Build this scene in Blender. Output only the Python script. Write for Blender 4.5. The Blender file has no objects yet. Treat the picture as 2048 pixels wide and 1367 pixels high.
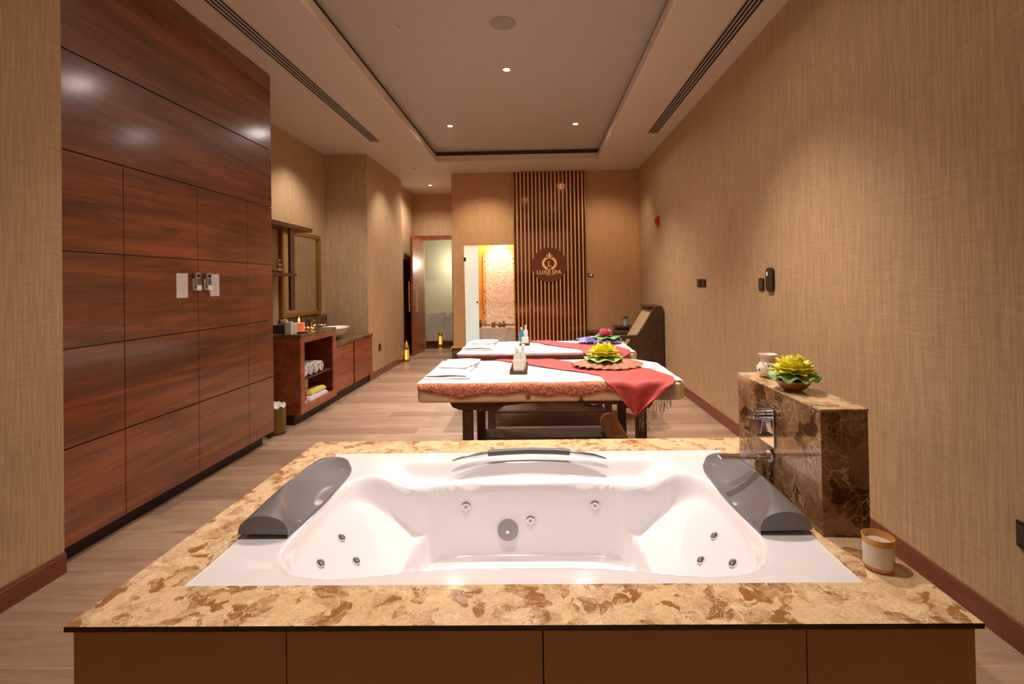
import bpy, math, random
from mathutils import Vector, Matrix
random.seed(7)
sc = bpy.context.scene
COL = sc.collection
PI = math.pi

# ------------------------------------------------------------------ helpers
def s2l(c):
    return tuple(((v/255)/12.92 if v/255 <= .04045 else ((v/255+.055)/1.055)**2.4) for v in c)

def new_mat(name):
    m = bpy.data.materials.new(name); m.use_nodes = True
    nt = m.node_tree
    b = nt.nodes['Principled BSDF']
    return m, nt, b

def mat(name, rgb, rough=.5, metal=0., emit=0., ecol=None, coat=0., trans=0., alpha=1., noise=0., nscale=20., bump=0., sheen=0., ior=None):
    m, nt, b = new_mat(name)
    c = s2l(rgb)
    b.inputs['Base Color'].default_value = (*c, 1)
    b.inputs['Roughness'].default_value = rough
    b.inputs['Metallic'].default_value = metal
    b.inputs['Coat Weight'].default_value = coat
    b.inputs['Coat Roughness'].default_value = .08
    b.inputs['Transmission Weight'].default_value = trans
    b.inputs['Alpha'].default_value = alpha
    b.inputs['Sheen Weight'].default_value = sheen
    if ior: b.inputs['IOR'].default_value = ior
    if emit:
        b.inputs['Emission Color'].default_value = (*s2l(ecol or rgb), 1)
        b.inputs['Emission Strength'].default_value = emit
    tc = nt.nodes.new('ShaderNodeTexCoord')
    n = nt.nodes.new('ShaderNodeTexNoise'); n.inputs['Scale'].default_value = nscale; n.inputs['Detail'].default_value = 4
    nt.links.new(tc.outputs['Object'], n.inputs['Vector'])
    r = nt.nodes.new('ShaderNodeValToRGB')
    k = noise if noise else .03
    r.color_ramp.elements[0].position = .3; r.color_ramp.elements[1].position = .7
    r.color_ramp.elements[0].color = (*[v*(1-k) for v in c], 1)
    r.color_ramp.elements[1].color = (*[min(1, v*(1+k)) for v in c], 1)
    nt.links.new(n.outputs['Fac'], r.inputs['Fac']); nt.links.new(r.outputs['Color'], b.inputs['Base Color'])
    if bump:
        bp = nt.nodes.new('ShaderNodeBump'); bp.inputs['Strength'].default_value = bump; bp.inputs['Distance'].default_value = .01
        nt.links.new(n.outputs['Fac'], bp.inputs['Height']); nt.links.new(bp.outputs['Normal'], b.inputs['Normal'])
    return m

def ramp(nt, stops):
    r = nt.nodes.new('ShaderNodeValToRGB')
    e = r.color_ramp.elements
    while len(e) < len(stops): e.new(.5)
    for i, (p, c) in enumerate(stops):
        e[i].position = p; e[i].color = (*c, 1)
    return r

def world_pos(nt, scale):
    g = nt.nodes.new('ShaderNodeNewGeometry')
    mp = nt.nodes.new('ShaderNodeMapping'); mp.inputs['Scale'].default_value = scale
    nt.links.new(g.outputs['Position'], mp.inputs['Vector'])
    return mp.outputs['Vector']

def noise(nt, vec, scale=1, detail=4, dist=0., rough=.5):
    n = nt.nodes.new('ShaderNodeTexNoise')
    n.inputs['Scale'].default_value = scale; n.inputs['Detail'].default_value = detail
    n.inputs['Distortion'].default_value = dist; n.inputs['Roughness'].default_value = rough
    nt.links.new(vec, n.inputs['Vector']); return n

def mix(nt, fac, a, b, mode='MIX'):
    x = nt.nodes.new('ShaderNodeMix'); x.data_type = 'RGBA'; x.blend_type = mode
    if isinstance(fac, (int, float)): x.inputs[0].default_value = fac
    else: nt.links.new(fac, x.inputs[0])
    for s, v in ((6, a), (7, b)):
        if isinstance(v, tuple): x.inputs[s].default_value = (*v, 1) if len(v) == 3 else v
        else: nt.links.new(v, x.inputs[s])
    return x.outputs[2]

def wallpaper(name, rgb, var=.16):
    m, nt, b = new_mat(name); c = s2l(rgb)
    v1 = noise(nt, world_pos(nt, (90, 90, 4.)), 1, 3)
    v2 = noise(nt, world_pos(nt, (7, 7, 150)), 1, 3)
    v3 = noise(nt, world_pos(nt, (330, 330, 5)), 1, 2)
    r1 = ramp(nt, [(.32, tuple(x*(1-var) for x in c)), (.68, tuple(x*(1+var) for x in c))])
    nt.links.new(v1.outputs['Fac'], r1.inputs['Fac'])
    r2 = ramp(nt, [(.35, (.93,)*3), (.65, (1.05,)*3)]); nt.links.new(v2.outputs['Fac'], r2.inputs['Fac'])
    r3 = ramp(nt, [(.35, (.90,)*3), (.65, (1.08,)*3)]); nt.links.new(v3.outputs['Fac'], r3.inputs['Fac'])
    o = mix(nt, 1., r1.outputs['Color'], r2.outputs['Color'], 'MULTIPLY')
    o = mix(nt, 1., o, r3.outputs['Color'], 'MULTIPLY')
    nt.links.new(o, b.inputs['Base Color'])
    b.inputs['Roughness'].default_value = .75; b.inputs['Specular IOR Level'].default_value = .2
    bp = nt.nodes.new('ShaderNodeBump'); bp.inputs['Strength'].default_value = .25; bp.inputs['Distance'].default_value = .002
    nt.links.new(v1.outputs['Fac'], bp.inputs['Height']); nt.links.new(bp.outputs['Normal'], b.inputs['Normal'])
    return m

def wood(name, dark, light, grain=(14, 1.1, 14), rough=.32, coat=.6, coatr=.18):
    m, nt, b = new_mat(name)
    n1 = noise(nt, world_pos(nt, grain), 1, 5, .8, .6)
    n2 = noise(nt, world_pos(nt, tuple(g*5 for g in grain)), 1, 4, .3)
    n3 = noise(nt, world_pos(nt, tuple(g*.22 for g in grain)), 1, 2)
    r1 = ramp(nt, [(.25, s2l(dark)), (.75, s2l(light))]); nt.links.new(n1.outputs['Fac'], r1.inputs['Fac'])
    r2 = ramp(nt, [(.3, (.78,)*3), (.7, (1.12,)*3)]); nt.links.new(n2.outputs['Fac'], r2.inputs['Fac'])
    r3 = ramp(nt, [(.35, (.8,)*3), (.65, (1.2,)*3)]); nt.links.new(n3.outputs['Fac'], r3.inputs['Fac'])
    o = mix(nt, 1., r1.outputs['Color'], r2.outputs['Color'], 'MULTIPLY')
    o = mix(nt, 1., o, r3.outputs['Color'], 'MULTIPLY')
    nt.links.new(o, b.inputs['Base Color'])
    b.inputs['Roughness'].default_value = rough
    b.inputs['Coat Weight'].default_value = coat; b.inputs['Coat Roughness'].default_value = coatr
    return m

def marble(name, base, dark, vein, scale=12., rough=.12, thr=(.38, .60), veinw=.03, veinamt=.7):
    """brecciated marble: warped clasts of varying tone with fine light veins between them"""
    m, nt, b = new_mat(name)
    P = world_pos(nt, (1, 1, 1))
    warp = noise(nt, P, scale*.8, 5)
    addn = nt.nodes.new('ShaderNodeVectorMath'); addn.operation = 'MULTIPLY_ADD'
    nt.links.new(warp.outputs['Color'], addn.inputs[0]); addn.inputs[1].default_value = (1.6/scale,)*3
    nt.links.new(P, addn.inputs[2]); W = addn.outputs[0]
    vc = nt.nodes.new('ShaderNodeTexVoronoi'); vc.inputs['Scale'].default_value = scale*1.5; nt.links.new(W, vc.inputs['Vector'])
    sx = nt.nodes.new('ShaderNodeSeparateColor'); nt.links.new(vc.outputs['Color'], sx.inputs['Color'])
    pn = noise(nt, W, scale*.55, 7, .6, .68)
    mt = nt.nodes.new('ShaderNodeMath'); mt.operation = 'MULTIPLY_ADD'; mt.inputs[1].default_value = .26
    nt.links.new(sx.outputs['Red'], mt.inputs[0]); 
    m2 = nt.nodes.new('ShaderNodeMath'); m2.operation = 'MULTIPLY'; m2.inputs[1].default_value = .74; nt.links.new(pn.outputs['Fac'], m2.inputs[0])
    nt.links.new(m2.outputs[0], mt.inputs[2])
    lb = s2l(base); ld = s2l(dark); mid = tuple(x*.62+y*.38 for x, y in zip(lb, ld))
    rp = ramp(nt, [(thr[0], ld), ((thr[0]+thr[1])/2-.02, mid), (thr[1], lb), (.85, tuple(min(1, v*1.2) for v in lb))])
    nt.links.new(mt.outputs[0], rp.inputs['Fac']); outs = rp.outputs['Color']
    fine = noise(nt, P, scale*9, 4); rf = ramp(nt, [(.3, (.84,)*3), (.7, (1.10,)*3)]); nt.links.new(fine.outputs['Fac'], rf.inputs['Fac'])
    outs = mix(nt, 1., outs, rf.outputs['Color'], 'MULTIPLY')
    for sc_, wd in ((scale*1.0, veinw*.7), (scale*2.6, veinw)):
        v = nt.nodes.new('ShaderNodeTexVoronoi'); v.feature = 'DISTANCE_TO_EDGE'; v.inputs['Scale'].default_value = sc_
        nt.links.new(W, v.inputs['Vector'])
        rv = ramp(nt, [(0., (veinamt,)*3), (wd, (0,)*3)]); nt.links.new(v.outputs['Distance'], rv.inputs['Fac'])
        mk = noise(nt, P, scale*.8, 2); rm = ramp(nt, [(.42, (0,)*3), (.58, (1,)*3)]); nt.links.new(mk.outputs['Fac'], rm.inputs['Fac'])
        f = mix(nt, 1., rv.outputs['Color'], rm.outputs['Color'], 'MULTIPLY')
        outs = mix(nt, f, outs, s2l(vein))
    nt.links.new(outs, b.inputs['Base Color'])
    b.inputs['Roughness'].default_value = rough
    return m

# ---- mesh builder
class MB:
    def __init__(s): s.v = []; s.f = []
    def add(s, vs, fs):
        o = len(s.v); s.v += [tuple(v) for v in vs]; s.f += [tuple(i+o for i in f) for f in fs]; return s
    def box(s, x0, x1, y0, y1, z0, z1):
        return s.add([(x0,y0,z0),(x1,y0,z0),(x1,y1,z0),(x0,y1,z0),(x0,y0,z1),(x1,y0,z1),(x1,y1,z1),(x0,y1,z1)],
                     [(0,3,2,1),(4,5,6,7),(0,1,5,4),(1,2,6,5),(2,3,7,6),(3,0,4,7)])
    def rbox(s, c, size, rz=0, rx=0, ry=0):
        R = Matrix.Rotation(rz, 3, 'Z') @ Matrix.Rotation(ry, 3, 'Y') @ Matrix.Rotation(rx, 3, 'X')
        h = [v/2 for v in size]; vs = []
        for z in (-1, 1):
            for x, y in ((-1,-1),(1,-1),(1,1),(-1,1)):
                vs.append(Vector(c)+R@Vector((x*h[0], y*h[1], z*h[2])))
        return s.add(vs, [(0,3,2,1),(4,5,6,7),(0,1,5,4),(1,2,6,5),(2,3,7,6),(3,0,4,7)])
    def prism(s, pts, axis, a, b):
        """polygon pts in the two other axes extruded along axis from a to b"""
        n = len(pts)
        def P(p, t):
            return {'X': (t, p[0], p[1]), 'Y': (p[0], t, p[1]), 'Z': (p[0], p[1], t)}[axis]
        vs = [P(p, a) for p in pts]+[P(p, b) for p in pts]
        fs = [tuple(range(n))[::-1], tuple(range(n, 2*n))]+[(i, (i+1) % n, n+(i+1) % n, n+i) for i in range(n)]
        return s.add(vs, fs)
    def lathe(s, prof, c, n=32, axis=(0,0,1), close=False):
        ax = Vector(axis).normalized(); q = Vector((0,0,1)).rotation_difference(ax)
        vs = []; m = len(prof)
        for r, z in prof:
            for k in range(n):
                a = 2*PI*k/n; vs.append(Vector(c)+q@Vector((r*math.cos(a), r*math.sin(a), z)))
        fs = []
        for i in range(m-1):
            for k in range(n):
                fs.append((i*n+k, i*n+(k+1) % n, (i+1)*n+(k+1) % n, (i+1)*n+k))
        if prof[0][0] > 1e-5 and close: fs.append(tuple(range(n))[::-1])
        if prof[-1][0] > 1e-5 and close: fs.append(tuple(range((m-1)*n, m*n)))
        return s.add(vs, fs)
    def cyl(s, a, b, r, r2=None, n=20):
        a = Vector(a); b = Vector(b); d = b-a; L = d.length
        return s.lathe([(r, 0), (r if r2 is None else r2, L)], a, n, d, True)
    def tube(s, pts, r, n=10):
        pts = [Vector(p) for p in pts]; rr = r if isinstance(r, (list, tuple)) else [r]*len(pts)
        vs = []; up = Vector((0,0,1))
        for i, p in enumerate(pts):
            t = (pts[min(i+1, len(pts)-1)]-pts[max(i-1, 0)]).normalized()
            u = t.cross(up) if abs(t.dot(up)) < .98 else t.cross(Vector((1,0,0)))
            u.normalize(); w = u.cross(t)
            for k in range(n):
                a = 2*PI*k/n; vs.append(p+(u*math.cos(a)+w*math.sin(a))*rr[i])
        fs = [(i*n+k, i*n+(k+1) % n, (i+1)*n+(k+1) % n, (i+1)*n+k) for i in range(len(pts)-1) for k in range(n)]
        fs += [tuple(range(n))[::-1], tuple(range((len(pts)-1)*n, len(pts)*n))]
        return s.add(vs, fs)
    def grid(s, nu, nv, fn, flip=False):
        vs = [fn(i/nu, j/nv) for i in range(nu+1) for j in range(nv+1)]
        m = nv+1
        fs = [(i*m+j, (i+1)*m+j, (i+1)*m+j+1, i*m+j+1) for i in range(nu) for j in range(nv)]
        if flip: fs = [f[::-1] for f in fs]
        return s.add(vs, fs)
    def sphere(s, c, r, n=16, sc3=(1,1,1)):
        prof = [(math.sin(PI*i/(n//2)), -math.cos(PI*i/(n//2))) for i in range(n//2+1)]
        vs = []; m = len(prof)
        for a, z in prof:
            for k in range(n):
                t = 2*PI*k/n
                vs.append((c[0]+r*a*math.cos(t)*sc3[0], c[1]+r*a*math.sin(t)*sc3[1], c[2]+r*z*sc3[2]))
        fs = [(i*n+k, i*n+(k+1) % n, (i+1)*n+(k+1) % n, (i+1)*n+k) for i in range(m-1) for k in range(n)]
        return s.add(vs, fs)

ORG = {}
def origin_of(o): return ORG.get(o.name, Vector((0,0,0))) if o else Vector((0,0,0))

def obj(name, mb, m, parent=None, bevel=0., smooth=False, solid=0., sub=0, label=None, org=None, bseg=2, fixn=False):
    me = bpy.data.meshes.new(name)
    o = origin_of(parent) if parent else (Vector(org) if org else Vector((0,0,0)))
    me.from_pydata([tuple(Vector(v)-o) for v in mb.v], [], mb.f)
    me.validate(); me.update()
    if fixn:
        import bmesh
        bm = bmesh.new(); bm.from_mesh(me); bmesh.ops.recalc_face_normals(bm, faces=bm.faces); bm.to_mesh(me); bm.free()
    me.materials.append(m)
    ob = bpy.data.objects.new(name, me); COL.objects.link(ob)
    if parent: ob.parent = parent
    else: ob.location = o
    ORG[ob.name] = o
    if smooth or bevel:
        me.polygons.foreach_set('use_smooth', [True]*len(me.polygons))
        me.set_sharp_from_angle(angle=math.radians(38))
    if solid:
        md = ob.modifiers.new('thick', 'SOLIDIFY'); md.thickness = solid; md.offset = 0
    if bevel:
        md = ob.modifiers.new('bevel', 'BEVEL'); md.width = bevel; md.segments = bseg; md.limit_method = 'ANGLE'; md.angle_limit = math.radians(40)
        md.harden_normals = True
    if sub:
        md = ob.modifiers.new('sub', 'SUBSURF'); md.levels = sub; md.render_levels = sub
    if label: ob['label'] = label
    return ob

def thing(name, label, cat, loc=(0,0,0), group=None):
    o = bpy.data.objects.new(name, None); COL.objects.link(o); o.empty_display_size = .1
    o.location = loc; ORG[o.name] = Vector(loc)
    o['label'] = label; o['category'] = cat
    if group: o['group'] = group
    return o
def tag(o, label, cat, group=None):
    o['label'] = label; o['category'] = cat
    if group: o['group'] = group
    return o
def struct(o, label=None):
    o['kind'] = 'structure'
    if label: o['label'] = label
    return o
def dup(root, loc, label=None, group=None):
    r = root.copy(); COL.objects.link(r); r.location = loc
    if label: r['label'] = label
    if group: r['group'] = group
    for ch in list(root.children):
        c = ch.copy(); COL.objects.link(c); c.parent = r
        for g in list(ch.children):
            d = g.copy(); COL.objects.link(d); d.parent = c
    return r

# ------------------------------------------------------------------ dimensions
H = 1.43; C = 3.40; CU = 3.57
XR = 1.817; XLN = -2.421; XW = -2.4485; XJ = -2.5275; XK = -3.166; XD = -2.69
YN = 2.407; YWD = 4.401; YJ0 = 7.129; YJ1 = 8.975; YF = 8.518; YD = 10.478; XA = -1.497
YB = -2.2
hd = .58

# ------------------------------------------------------------------ materials
M_wall = wallpaper('beige_wallpaper', (182, 151, 114), .12)
M_wallw = wallpaper('warm_wallpaper', (192, 150, 106), .07)
M_ceil = mat('ceiling_paint', (200, 186, 174), .7)
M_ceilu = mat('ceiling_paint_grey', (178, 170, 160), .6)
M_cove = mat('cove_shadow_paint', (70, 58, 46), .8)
M_lip = mat('cove_rim_paint', (215, 200, 182), .6)
M_mahog = wood('mahogany_veneer', (58, 25, 12), (148, 78, 42), (14, 1.0, 14), .38, 1., .15)
M_furn = wood('cherry_wood', (112, 50, 24), (172, 92, 52), (14, 1.5, 14), .4, .3, .25)
M_furnd = wood('cherry_wood_dark', (72, 28, 14), (108, 50, 26), (14, 1.5, 14), .45, .2, .25)
M_base = wood('baseboard_wood', (96, 40, 18), (132, 62, 30), (10, 1., 10), .38, .4, .2)
M_walnut = wood('walnut_frame', (52, 28, 20), (78, 46, 34), (10, 10, 2), .45, .2, .3)
M_shelfw = wood('walnut_shelf', (70, 38, 22), (100, 62, 38), (2, 10, 10), .5, .1, .3)
M_plinth = mat('plinth_dark', (34, 18, 12), .5)
M_marb = marble('marble_lit', (216, 180, 136), (152, 102, 58), (240, 220, 190), 16, .12, (.375, .535), .04, .7)  # strong light on deck and block top put into the tone
M_marbp = marble('marble_shaded', (146, 106, 72), (78, 46, 26), (206, 174, 138), 11, .08, (.38, .58), .045, .75)  # same marble as the deck, darkened for the block's unlit sides
M_marbv = marble('vanity_marble', (110, 84, 58), (52, 34, 22), (160, 136, 106), 12, .15, (.38, .56), .04, .6)
M_marbw = marble('white_marble', (206, 198, 190), (168, 160, 154), (226, 220, 214), 3, .25, (.3, .55), .02, .4)
M_edge = mat('marble_edge_dark', (52, 28, 18), .25, noise=.4, nscale=30)
M_sidep = mat('side_panel_tan', (182, 126, 70), .3, noise=.06, nscale=3)
M_tub = mat('white_acrylic', (232, 226, 228), .12, coat=1., noise=.005)
M_pill = mat('headrest_grey_foam', (104, 98, 98), .38, noise=.06, nscale=8, coat=.15)
M_chrome = mat('chrome', (225, 225, 230), .08, 1.)
M_chromed = mat('chrome_dark', (120, 120, 124), .2, 1.)
M_grip = mat('grip_grey_rubber', (86, 82, 80), .4)
M_dark = mat('dark_hole', (12, 9, 8), .8)
M_jetc = mat('jet_centre_grey', (150, 150, 155), .3, .5)
M_blackp = mat('black_plastic', (24, 20, 18), .3)
M_greyp = mat('grey_plastic', (150, 150, 148), .4)
M_white = mat('white_paint', (225, 220, 215), .5)
M_paper = mat('paper', (206, 196, 196), .7, noise=.03, nscale=60)
M_sheet = mat('white_cotton', (236, 228, 224), .85, sheen=.3, noise=.02, nscale=40, bump=.15)
M_towel = mat('white_terry', (240, 236, 230), .95, sheen=.5, noise=.03, nscale=220, bump=.6)
M_vinyl = mat('cream_vinyl', (226, 200, 160), .42, noise=.03)
M_gold = mat('brushed_gold', (222, 172, 100), .28, 1.)
M_goldp = mat('gold_paint', (160, 112, 44), .4, .6)
M_strip = mat('rose_gold_strip', (240, 196, 146), .35, .45)
M_brass = mat('lantern_brass', (214, 170, 80), .3, .9)
M_glow = mat('warm_glow', (255, 205, 120), .5, emit=1.6, ecol=(255, 190, 90))
M_lamp = mat('lamp_face', (255, 250, 240), .5, emit=40., ecol=(255, 236, 214))
M_red = mat('red_alarm_plastic', (176, 34, 26), .35)
M_porc = mat('white_porcelain', (235, 230, 226), .1, coat=.8)
M_terra = mat('terracotta_glaze', (150, 92, 50), .3, noise=.15, nscale=14)
M_leaf = mat('leaf_green', (96, 150, 70), .5, noise=.2, nscale=30)
M_leafp = mat('leaf_pale_green', (150, 186, 110), .5, noise=.15, nscale=30)
M_yel = mat('yellow_petal', (238, 226, 70), .5, noise=.1, nscale=30)
M_pink = mat('pink_petal', (226, 110, 140), .5, noise=.15, nscale=30)
M_wax = mat('white_wax', (236, 226, 214), .5)
M_glassA = mat('amber_glass', (214, 150, 62), .12, coat=.6, noise=.08)
M_label = mat('label_paper', (226, 212, 196), .6)
M_blue = mat('blue_bottle', (40, 140, 190), .25)
M_steel = mat('bin_bronze_metal', (118, 96, 52), .35, .6)
M_recl = wood('recliner_dark_panel', (58, 40, 26), (84, 60, 38), (3, 3, 3), .5, .1, .3)
M_reclc = mat('recliner_tan_fabric', (170, 142, 106), .8, sheen=.2, noise=.05, nscale=60)
M_bol = mat('bolster_brown_vinyl', (186, 146, 116), .5, noise=.08)
M_bole = mat('bolster_end_tan', (176, 140, 110), .6)
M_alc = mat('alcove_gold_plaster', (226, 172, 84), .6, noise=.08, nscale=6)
M_tile = mat('green_beige_tile', (206, 202, 172), .35, noise=.03, nscale=1)
M_stone = mat('dark_stone_floor', (70, 52, 34), .12, noise=.1, nscale=5)
M_bronze = mat('bronze_mirror_panel', (118, 56, 20), .07, .55, noise=.1, nscale=3)
M_disc = mat('sign_disc_brown', (104, 48, 12), .55, 0)
M_mirror = mat('mirror_glass', (225, 222, 210), .04, 1.)
M_satin = mat('brown_satin', (104, 38, 26), .35, sheen=.4, noise=.35, nscale=14)
M_violet = None

def make_floor():
    m, nt, b = new_mat('oak_plank_tiles')
    P = world_pos(nt, (1, 1, 1))
    br = nt.nodes.new('ShaderNodeTexBrick')
    br.offset = .37; br.inputs['Scale'].default_value = 1; br.inputs['Brick Width'].default_value = 1.2
    br.inputs['Row Height'].default_value = .2; br.inputs['Mortar Size'].default_value = .0022; br.inputs['Mortar Smooth'].default_value = .2
    br.inputs['Color1'].default_value = (*s2l((178, 146, 122)), 1); br.inputs['Color2'].default_value = (*s2l((142, 112, 94)), 1)
    br.inputs['Mortar'].default_value = (*s2l((172, 148, 126)), 1); br.inputs['Bias'].default_value = -.1
    nt.links.new(P, br.inputs['Vector'])
    n1 = noise(nt, world_pos(nt, (1.6, 16, 1)), 1, 6, 1.2, .6); n2 = noise(nt, world_pos(nt, (7, 130, 1)), 1, 3)
    r1 = ramp(nt, [(.3, (.72, .70, .68)), (.7, (1.15, 1.13, 1.1))]); nt.links.new(n1.outputs['Fac'], r1.inputs['Fac'])
    r2 = ramp(nt, [(.3, (.88,)*3), (.7, (1.08,)*3)]); nt.links.new(n2.outputs['Fac'], r2.inputs['Fac'])
    o = mix(nt, 1., br.outputs['Color'], r1.outputs['Color'], 'MULTIPLY'); o = mix(nt, 1., o, r2.outputs['Color'], 'MULTIPLY')
    nt.links.new(o, b.inputs['Base Color']); b.inputs['Roughness'].default_value = .38
    return m
M_floor = make_floor()

def fabric_pattern(name, c1, c2, scale=60, rough=.85, thr=(.4, .6), kind='noise'):
    m, nt, b = new_mat(name)
    P = world_pos(nt, (1, 1, 1))
    if kind == 'noise':
        n = noise(nt, P, scale, 3, 1.); fac = n.outputs['Fac']
    else:
        n = nt.nodes.new('ShaderNodeTexVoronoi'); n.inputs['Scale'].default_value = scale; nt.links.new(P, n.inputs['Vector']); fac = n.outputs['Distance']
    r = ramp(nt, [(thr[0], s2l(c1)), (thr[1], s2l(c2))]); nt.links.new(fac, r.inputs['Fac'])
    nt.links.new(r.outputs['Color'], b.inputs['Base Color']); b.inputs['Roughness'].default_value = rough
    b.inputs['Sheen Weight'].default_value = .3
    bp = nt.nodes.new('ShaderNodeBump'); bp.inputs['Strength'].default_value = .5; bp.inputs['Distance'].default_value = .004
    nt.links.new(fac, bp.inputs['Height']); nt.links.new(bp.outputs['Normal'], b.inputs['Normal'])
    return m
M_fleece = fabric_pattern('orange_brown_fleece', (130, 60, 36), (222, 140, 100), 95)
M_shawl = fabric_pattern('red_shawl_weave', (176, 52, 52), (196, 74, 66), 26, .6, (.3, .7))
M_shawld = M_shawl
M_pais = fabric_pattern('paisley_brown_weave', (92, 32, 26), (184, 122, 84), 110, .7, (.25, .5), 'v')
M_bluef = fabric_pattern('blue_violet_taffeta', (56, 52, 140), (124, 112, 190), 30, .35, (.3, .7))
M_fringe = mat('fringe_thread', (150, 138, 128), .8, noise=.5, nscale=60)
M_stripe = fabric_pattern('striped_towel_fabric', (90, 96, 90), (214, 212, 204), 45, .9, (.42, .52))

def lattice_mat():
    m, nt, b = new_mat('white_lattice_mosaic')
    P = world_pos(nt, (1, 0, 1))
    v = nt.nodes.new('ShaderNodeTexVoronoi'); v.inputs['Scale'].default_value = 30; v.inputs['Randomness'].default_value = .35
    nt.links.new(P, v.inputs['Vector'])
    r = ramp(nt, [(.20, s2l((90, 72, 66))), (.32, s2l((240, 234, 230)))]); nt.links.new(v.outputs['Distance'], r.inputs['Fac'])
    nt.links.new(r.outputs['Color'], b.inputs['Base Color']); b.inputs['Roughness'].default_value = .35
    return m
M_latt = lattice_mat()
def darkdots():
    m, nt, b = new_mat('arch_border_mosaic')
    P = world_pos(nt, (1, 0, 1))
    v = nt.nodes.new('ShaderNodeTexVoronoi'); v.inputs['Scale'].default_value = 22
    nt.links.new(P, v.inputs['Vector'])
    r = ramp(nt, [(.28, s2l((100, 80, 64))), (.42, s2l((226, 190, 130)))]); nt.links.new(v.outputs['Distance'], r.inputs['Fac'])
    nt.links.new(r.outputs['Color'], b.inputs['Base Color']); b.inputs['Roughness'].default_value = .4
    return m
M_archb = darkdots()
def dots_mat():
    m, nt, b = new_mat('cream_vase_with_dark_dots')
    tc = nt.nodes.new('ShaderNodeTexCoord')
    v = nt.nodes.new('ShaderNodeTexVoronoi'); v.inputs['Scale'].default_value = 42; v.inputs['Randomness'].default_value = .5
    nt.links.new(tc.outputs['Object'], v.inputs['Vector'])
    r = ramp(nt, [(.20, s2l((60, 80, 70))), (.26, s2l((240, 226, 200)))]); nt.links.new(v.outputs['Distance'], r.inputs['Fac'])
    nt.links.new(r.outputs['Color'], b.inputs['Base Color']); b.inputs['Roughness'].default_value = .2
    return m
M_dots = dots_mat()
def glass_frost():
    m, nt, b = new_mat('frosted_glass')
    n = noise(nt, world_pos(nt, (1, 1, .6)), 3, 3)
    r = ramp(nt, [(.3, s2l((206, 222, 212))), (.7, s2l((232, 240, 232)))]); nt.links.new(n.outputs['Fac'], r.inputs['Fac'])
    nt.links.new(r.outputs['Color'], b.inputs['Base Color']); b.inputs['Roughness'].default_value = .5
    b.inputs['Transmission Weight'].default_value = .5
    b.inputs['Emission Color'].default_value = (.80, .92, .84, 1); b.inputs['Emission Strength'].default_value = .28  # added glow stands in for light on the pane
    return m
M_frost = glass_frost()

# ------------------------------------------------------------------ room shell
fl = struct(obj('floor', MB().box(-3.4, 2.0, YB, 11.0-.38, -.06, 0), M_floor), 'beige brown wood-look plank floor')
struct(obj('wall_left', MB().box(XLN-.2, XLN, YB, YN, 0, C+.3), M_wall), 'beige textured wallpaper wall at left foreground')
struct(obj('wall_left_niche', MB().box(XK-.12, XK, YN+.01, YJ0+.0, 0, C+.3), M_wall))
struct(obj('wall_left_jut', MB().box(XK-.12, XJ, YJ0, YJ1, 0, C+.3), M_wall))
w = MB(); w.box(XD-.15, XD, YJ1, 9.62, 0, C+.3); w.box(XD-.15, XD, 9.62, YD, 1.95, C+.3); w.box(XD-.15, XD, 10.42, YD, 0, 1.95)
struct(obj('wall_left_far', w, M_wall))
w = MB(); w.box(XR, XR+.15, YB, YF+.1, 0, C+.3)
struct(obj('wall_right', w, M_wall), 'long beige linen wallpaper wall on the right')
w = MB()   # far wall with the alcove opening
w.box(XA, -1.30, YF, YF+.12, 0, C+.3); w.box(-1.30, -.40, YF, YF+.12, 2.12, C+.3); w.box(-.40, XR+.15, YF, YF+.12, 0, C+.3)
w.box(XA, XA+.12, YF+.12, YD, 0, C+.3)
struct(obj('wall_back', w, M_wallw), 'warm beige back wall behind the treatment beds')
w = MB()   # door wall
w.box(XD, -2.48, YD, YD+.12, 0, 2.42); w.box(XD, XA+.12, YD, YD+.12, 2.42, C+.3); w.box(-1.86, XA+.12, YD, YD+.12, 0, 2.42)
struct(obj('wall_back_hall', w, M_wall))
struct(obj('wall_front', MB().box(XLN-.2, XR+.15, YB-.12, YB, 0, C+.3), M_wall))
# bathroom behind the doorway
w = MB(); w.box(-3.3, -1.2, 11.35, 11.45, 0, 3.0); w.box(-3.3, -3.2, YD+.12, 11.35, 0, 3.0); w.box(-1.3, -1.2, YD+.12, 11.35, 0, 3.0); w.box(-3.3, -1.2, YD+.12, 11.45, 3.0, 3.1)
struct(obj('wall_bathroom', w, M_tile))
struct(obj('trim_bathroom', MB().box(-3.19, -1.31, 11.32, 11.349, .001, .09), M_furnd))
struct(obj('trim_1', MB().box(-3.19, -1.31, 11.333, 11.349, .091, .76), M_marbw))
struct(obj('floor_bathroom', MB().box(-3.3, -1.2, 10.621, 11.5, -.06, 0), M_stone))

# ceiling : lower ring with tray opening, lip, cove gap, raised centre
TX0, TX1, TY = -1.60, 1.02, 7.72; TY0 = -.6
w = MB()
w.box(XK-.15, TX0, YB, 10.6, C, C+.1); w.box(TX1, XR+.02, YB, 10.6, C, C+.1)
w.box(TX0, TX1, TY, 10.6, C, C+.1); w.box(TX0, TX1, YB, TY0, C, C+.1)
struct(obj('ceiling', w, M_ceil), 'white dropped ceiling border')
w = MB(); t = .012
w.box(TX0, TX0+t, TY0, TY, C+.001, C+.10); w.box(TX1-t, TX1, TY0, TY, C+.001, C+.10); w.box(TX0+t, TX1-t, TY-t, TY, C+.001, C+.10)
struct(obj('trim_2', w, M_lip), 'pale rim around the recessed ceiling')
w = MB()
w.box(TX0-.1, TX0-.02, TY0, TY+.1, C+.1, CU+.02); w.box(TX1+.02, TX1+.1, TY0, TY+.1, C+.1, CU+.02); w.box(TX0-.1, TX1+.1, TY+.02, TY+.1, C+.1, CU+.02)
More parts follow.
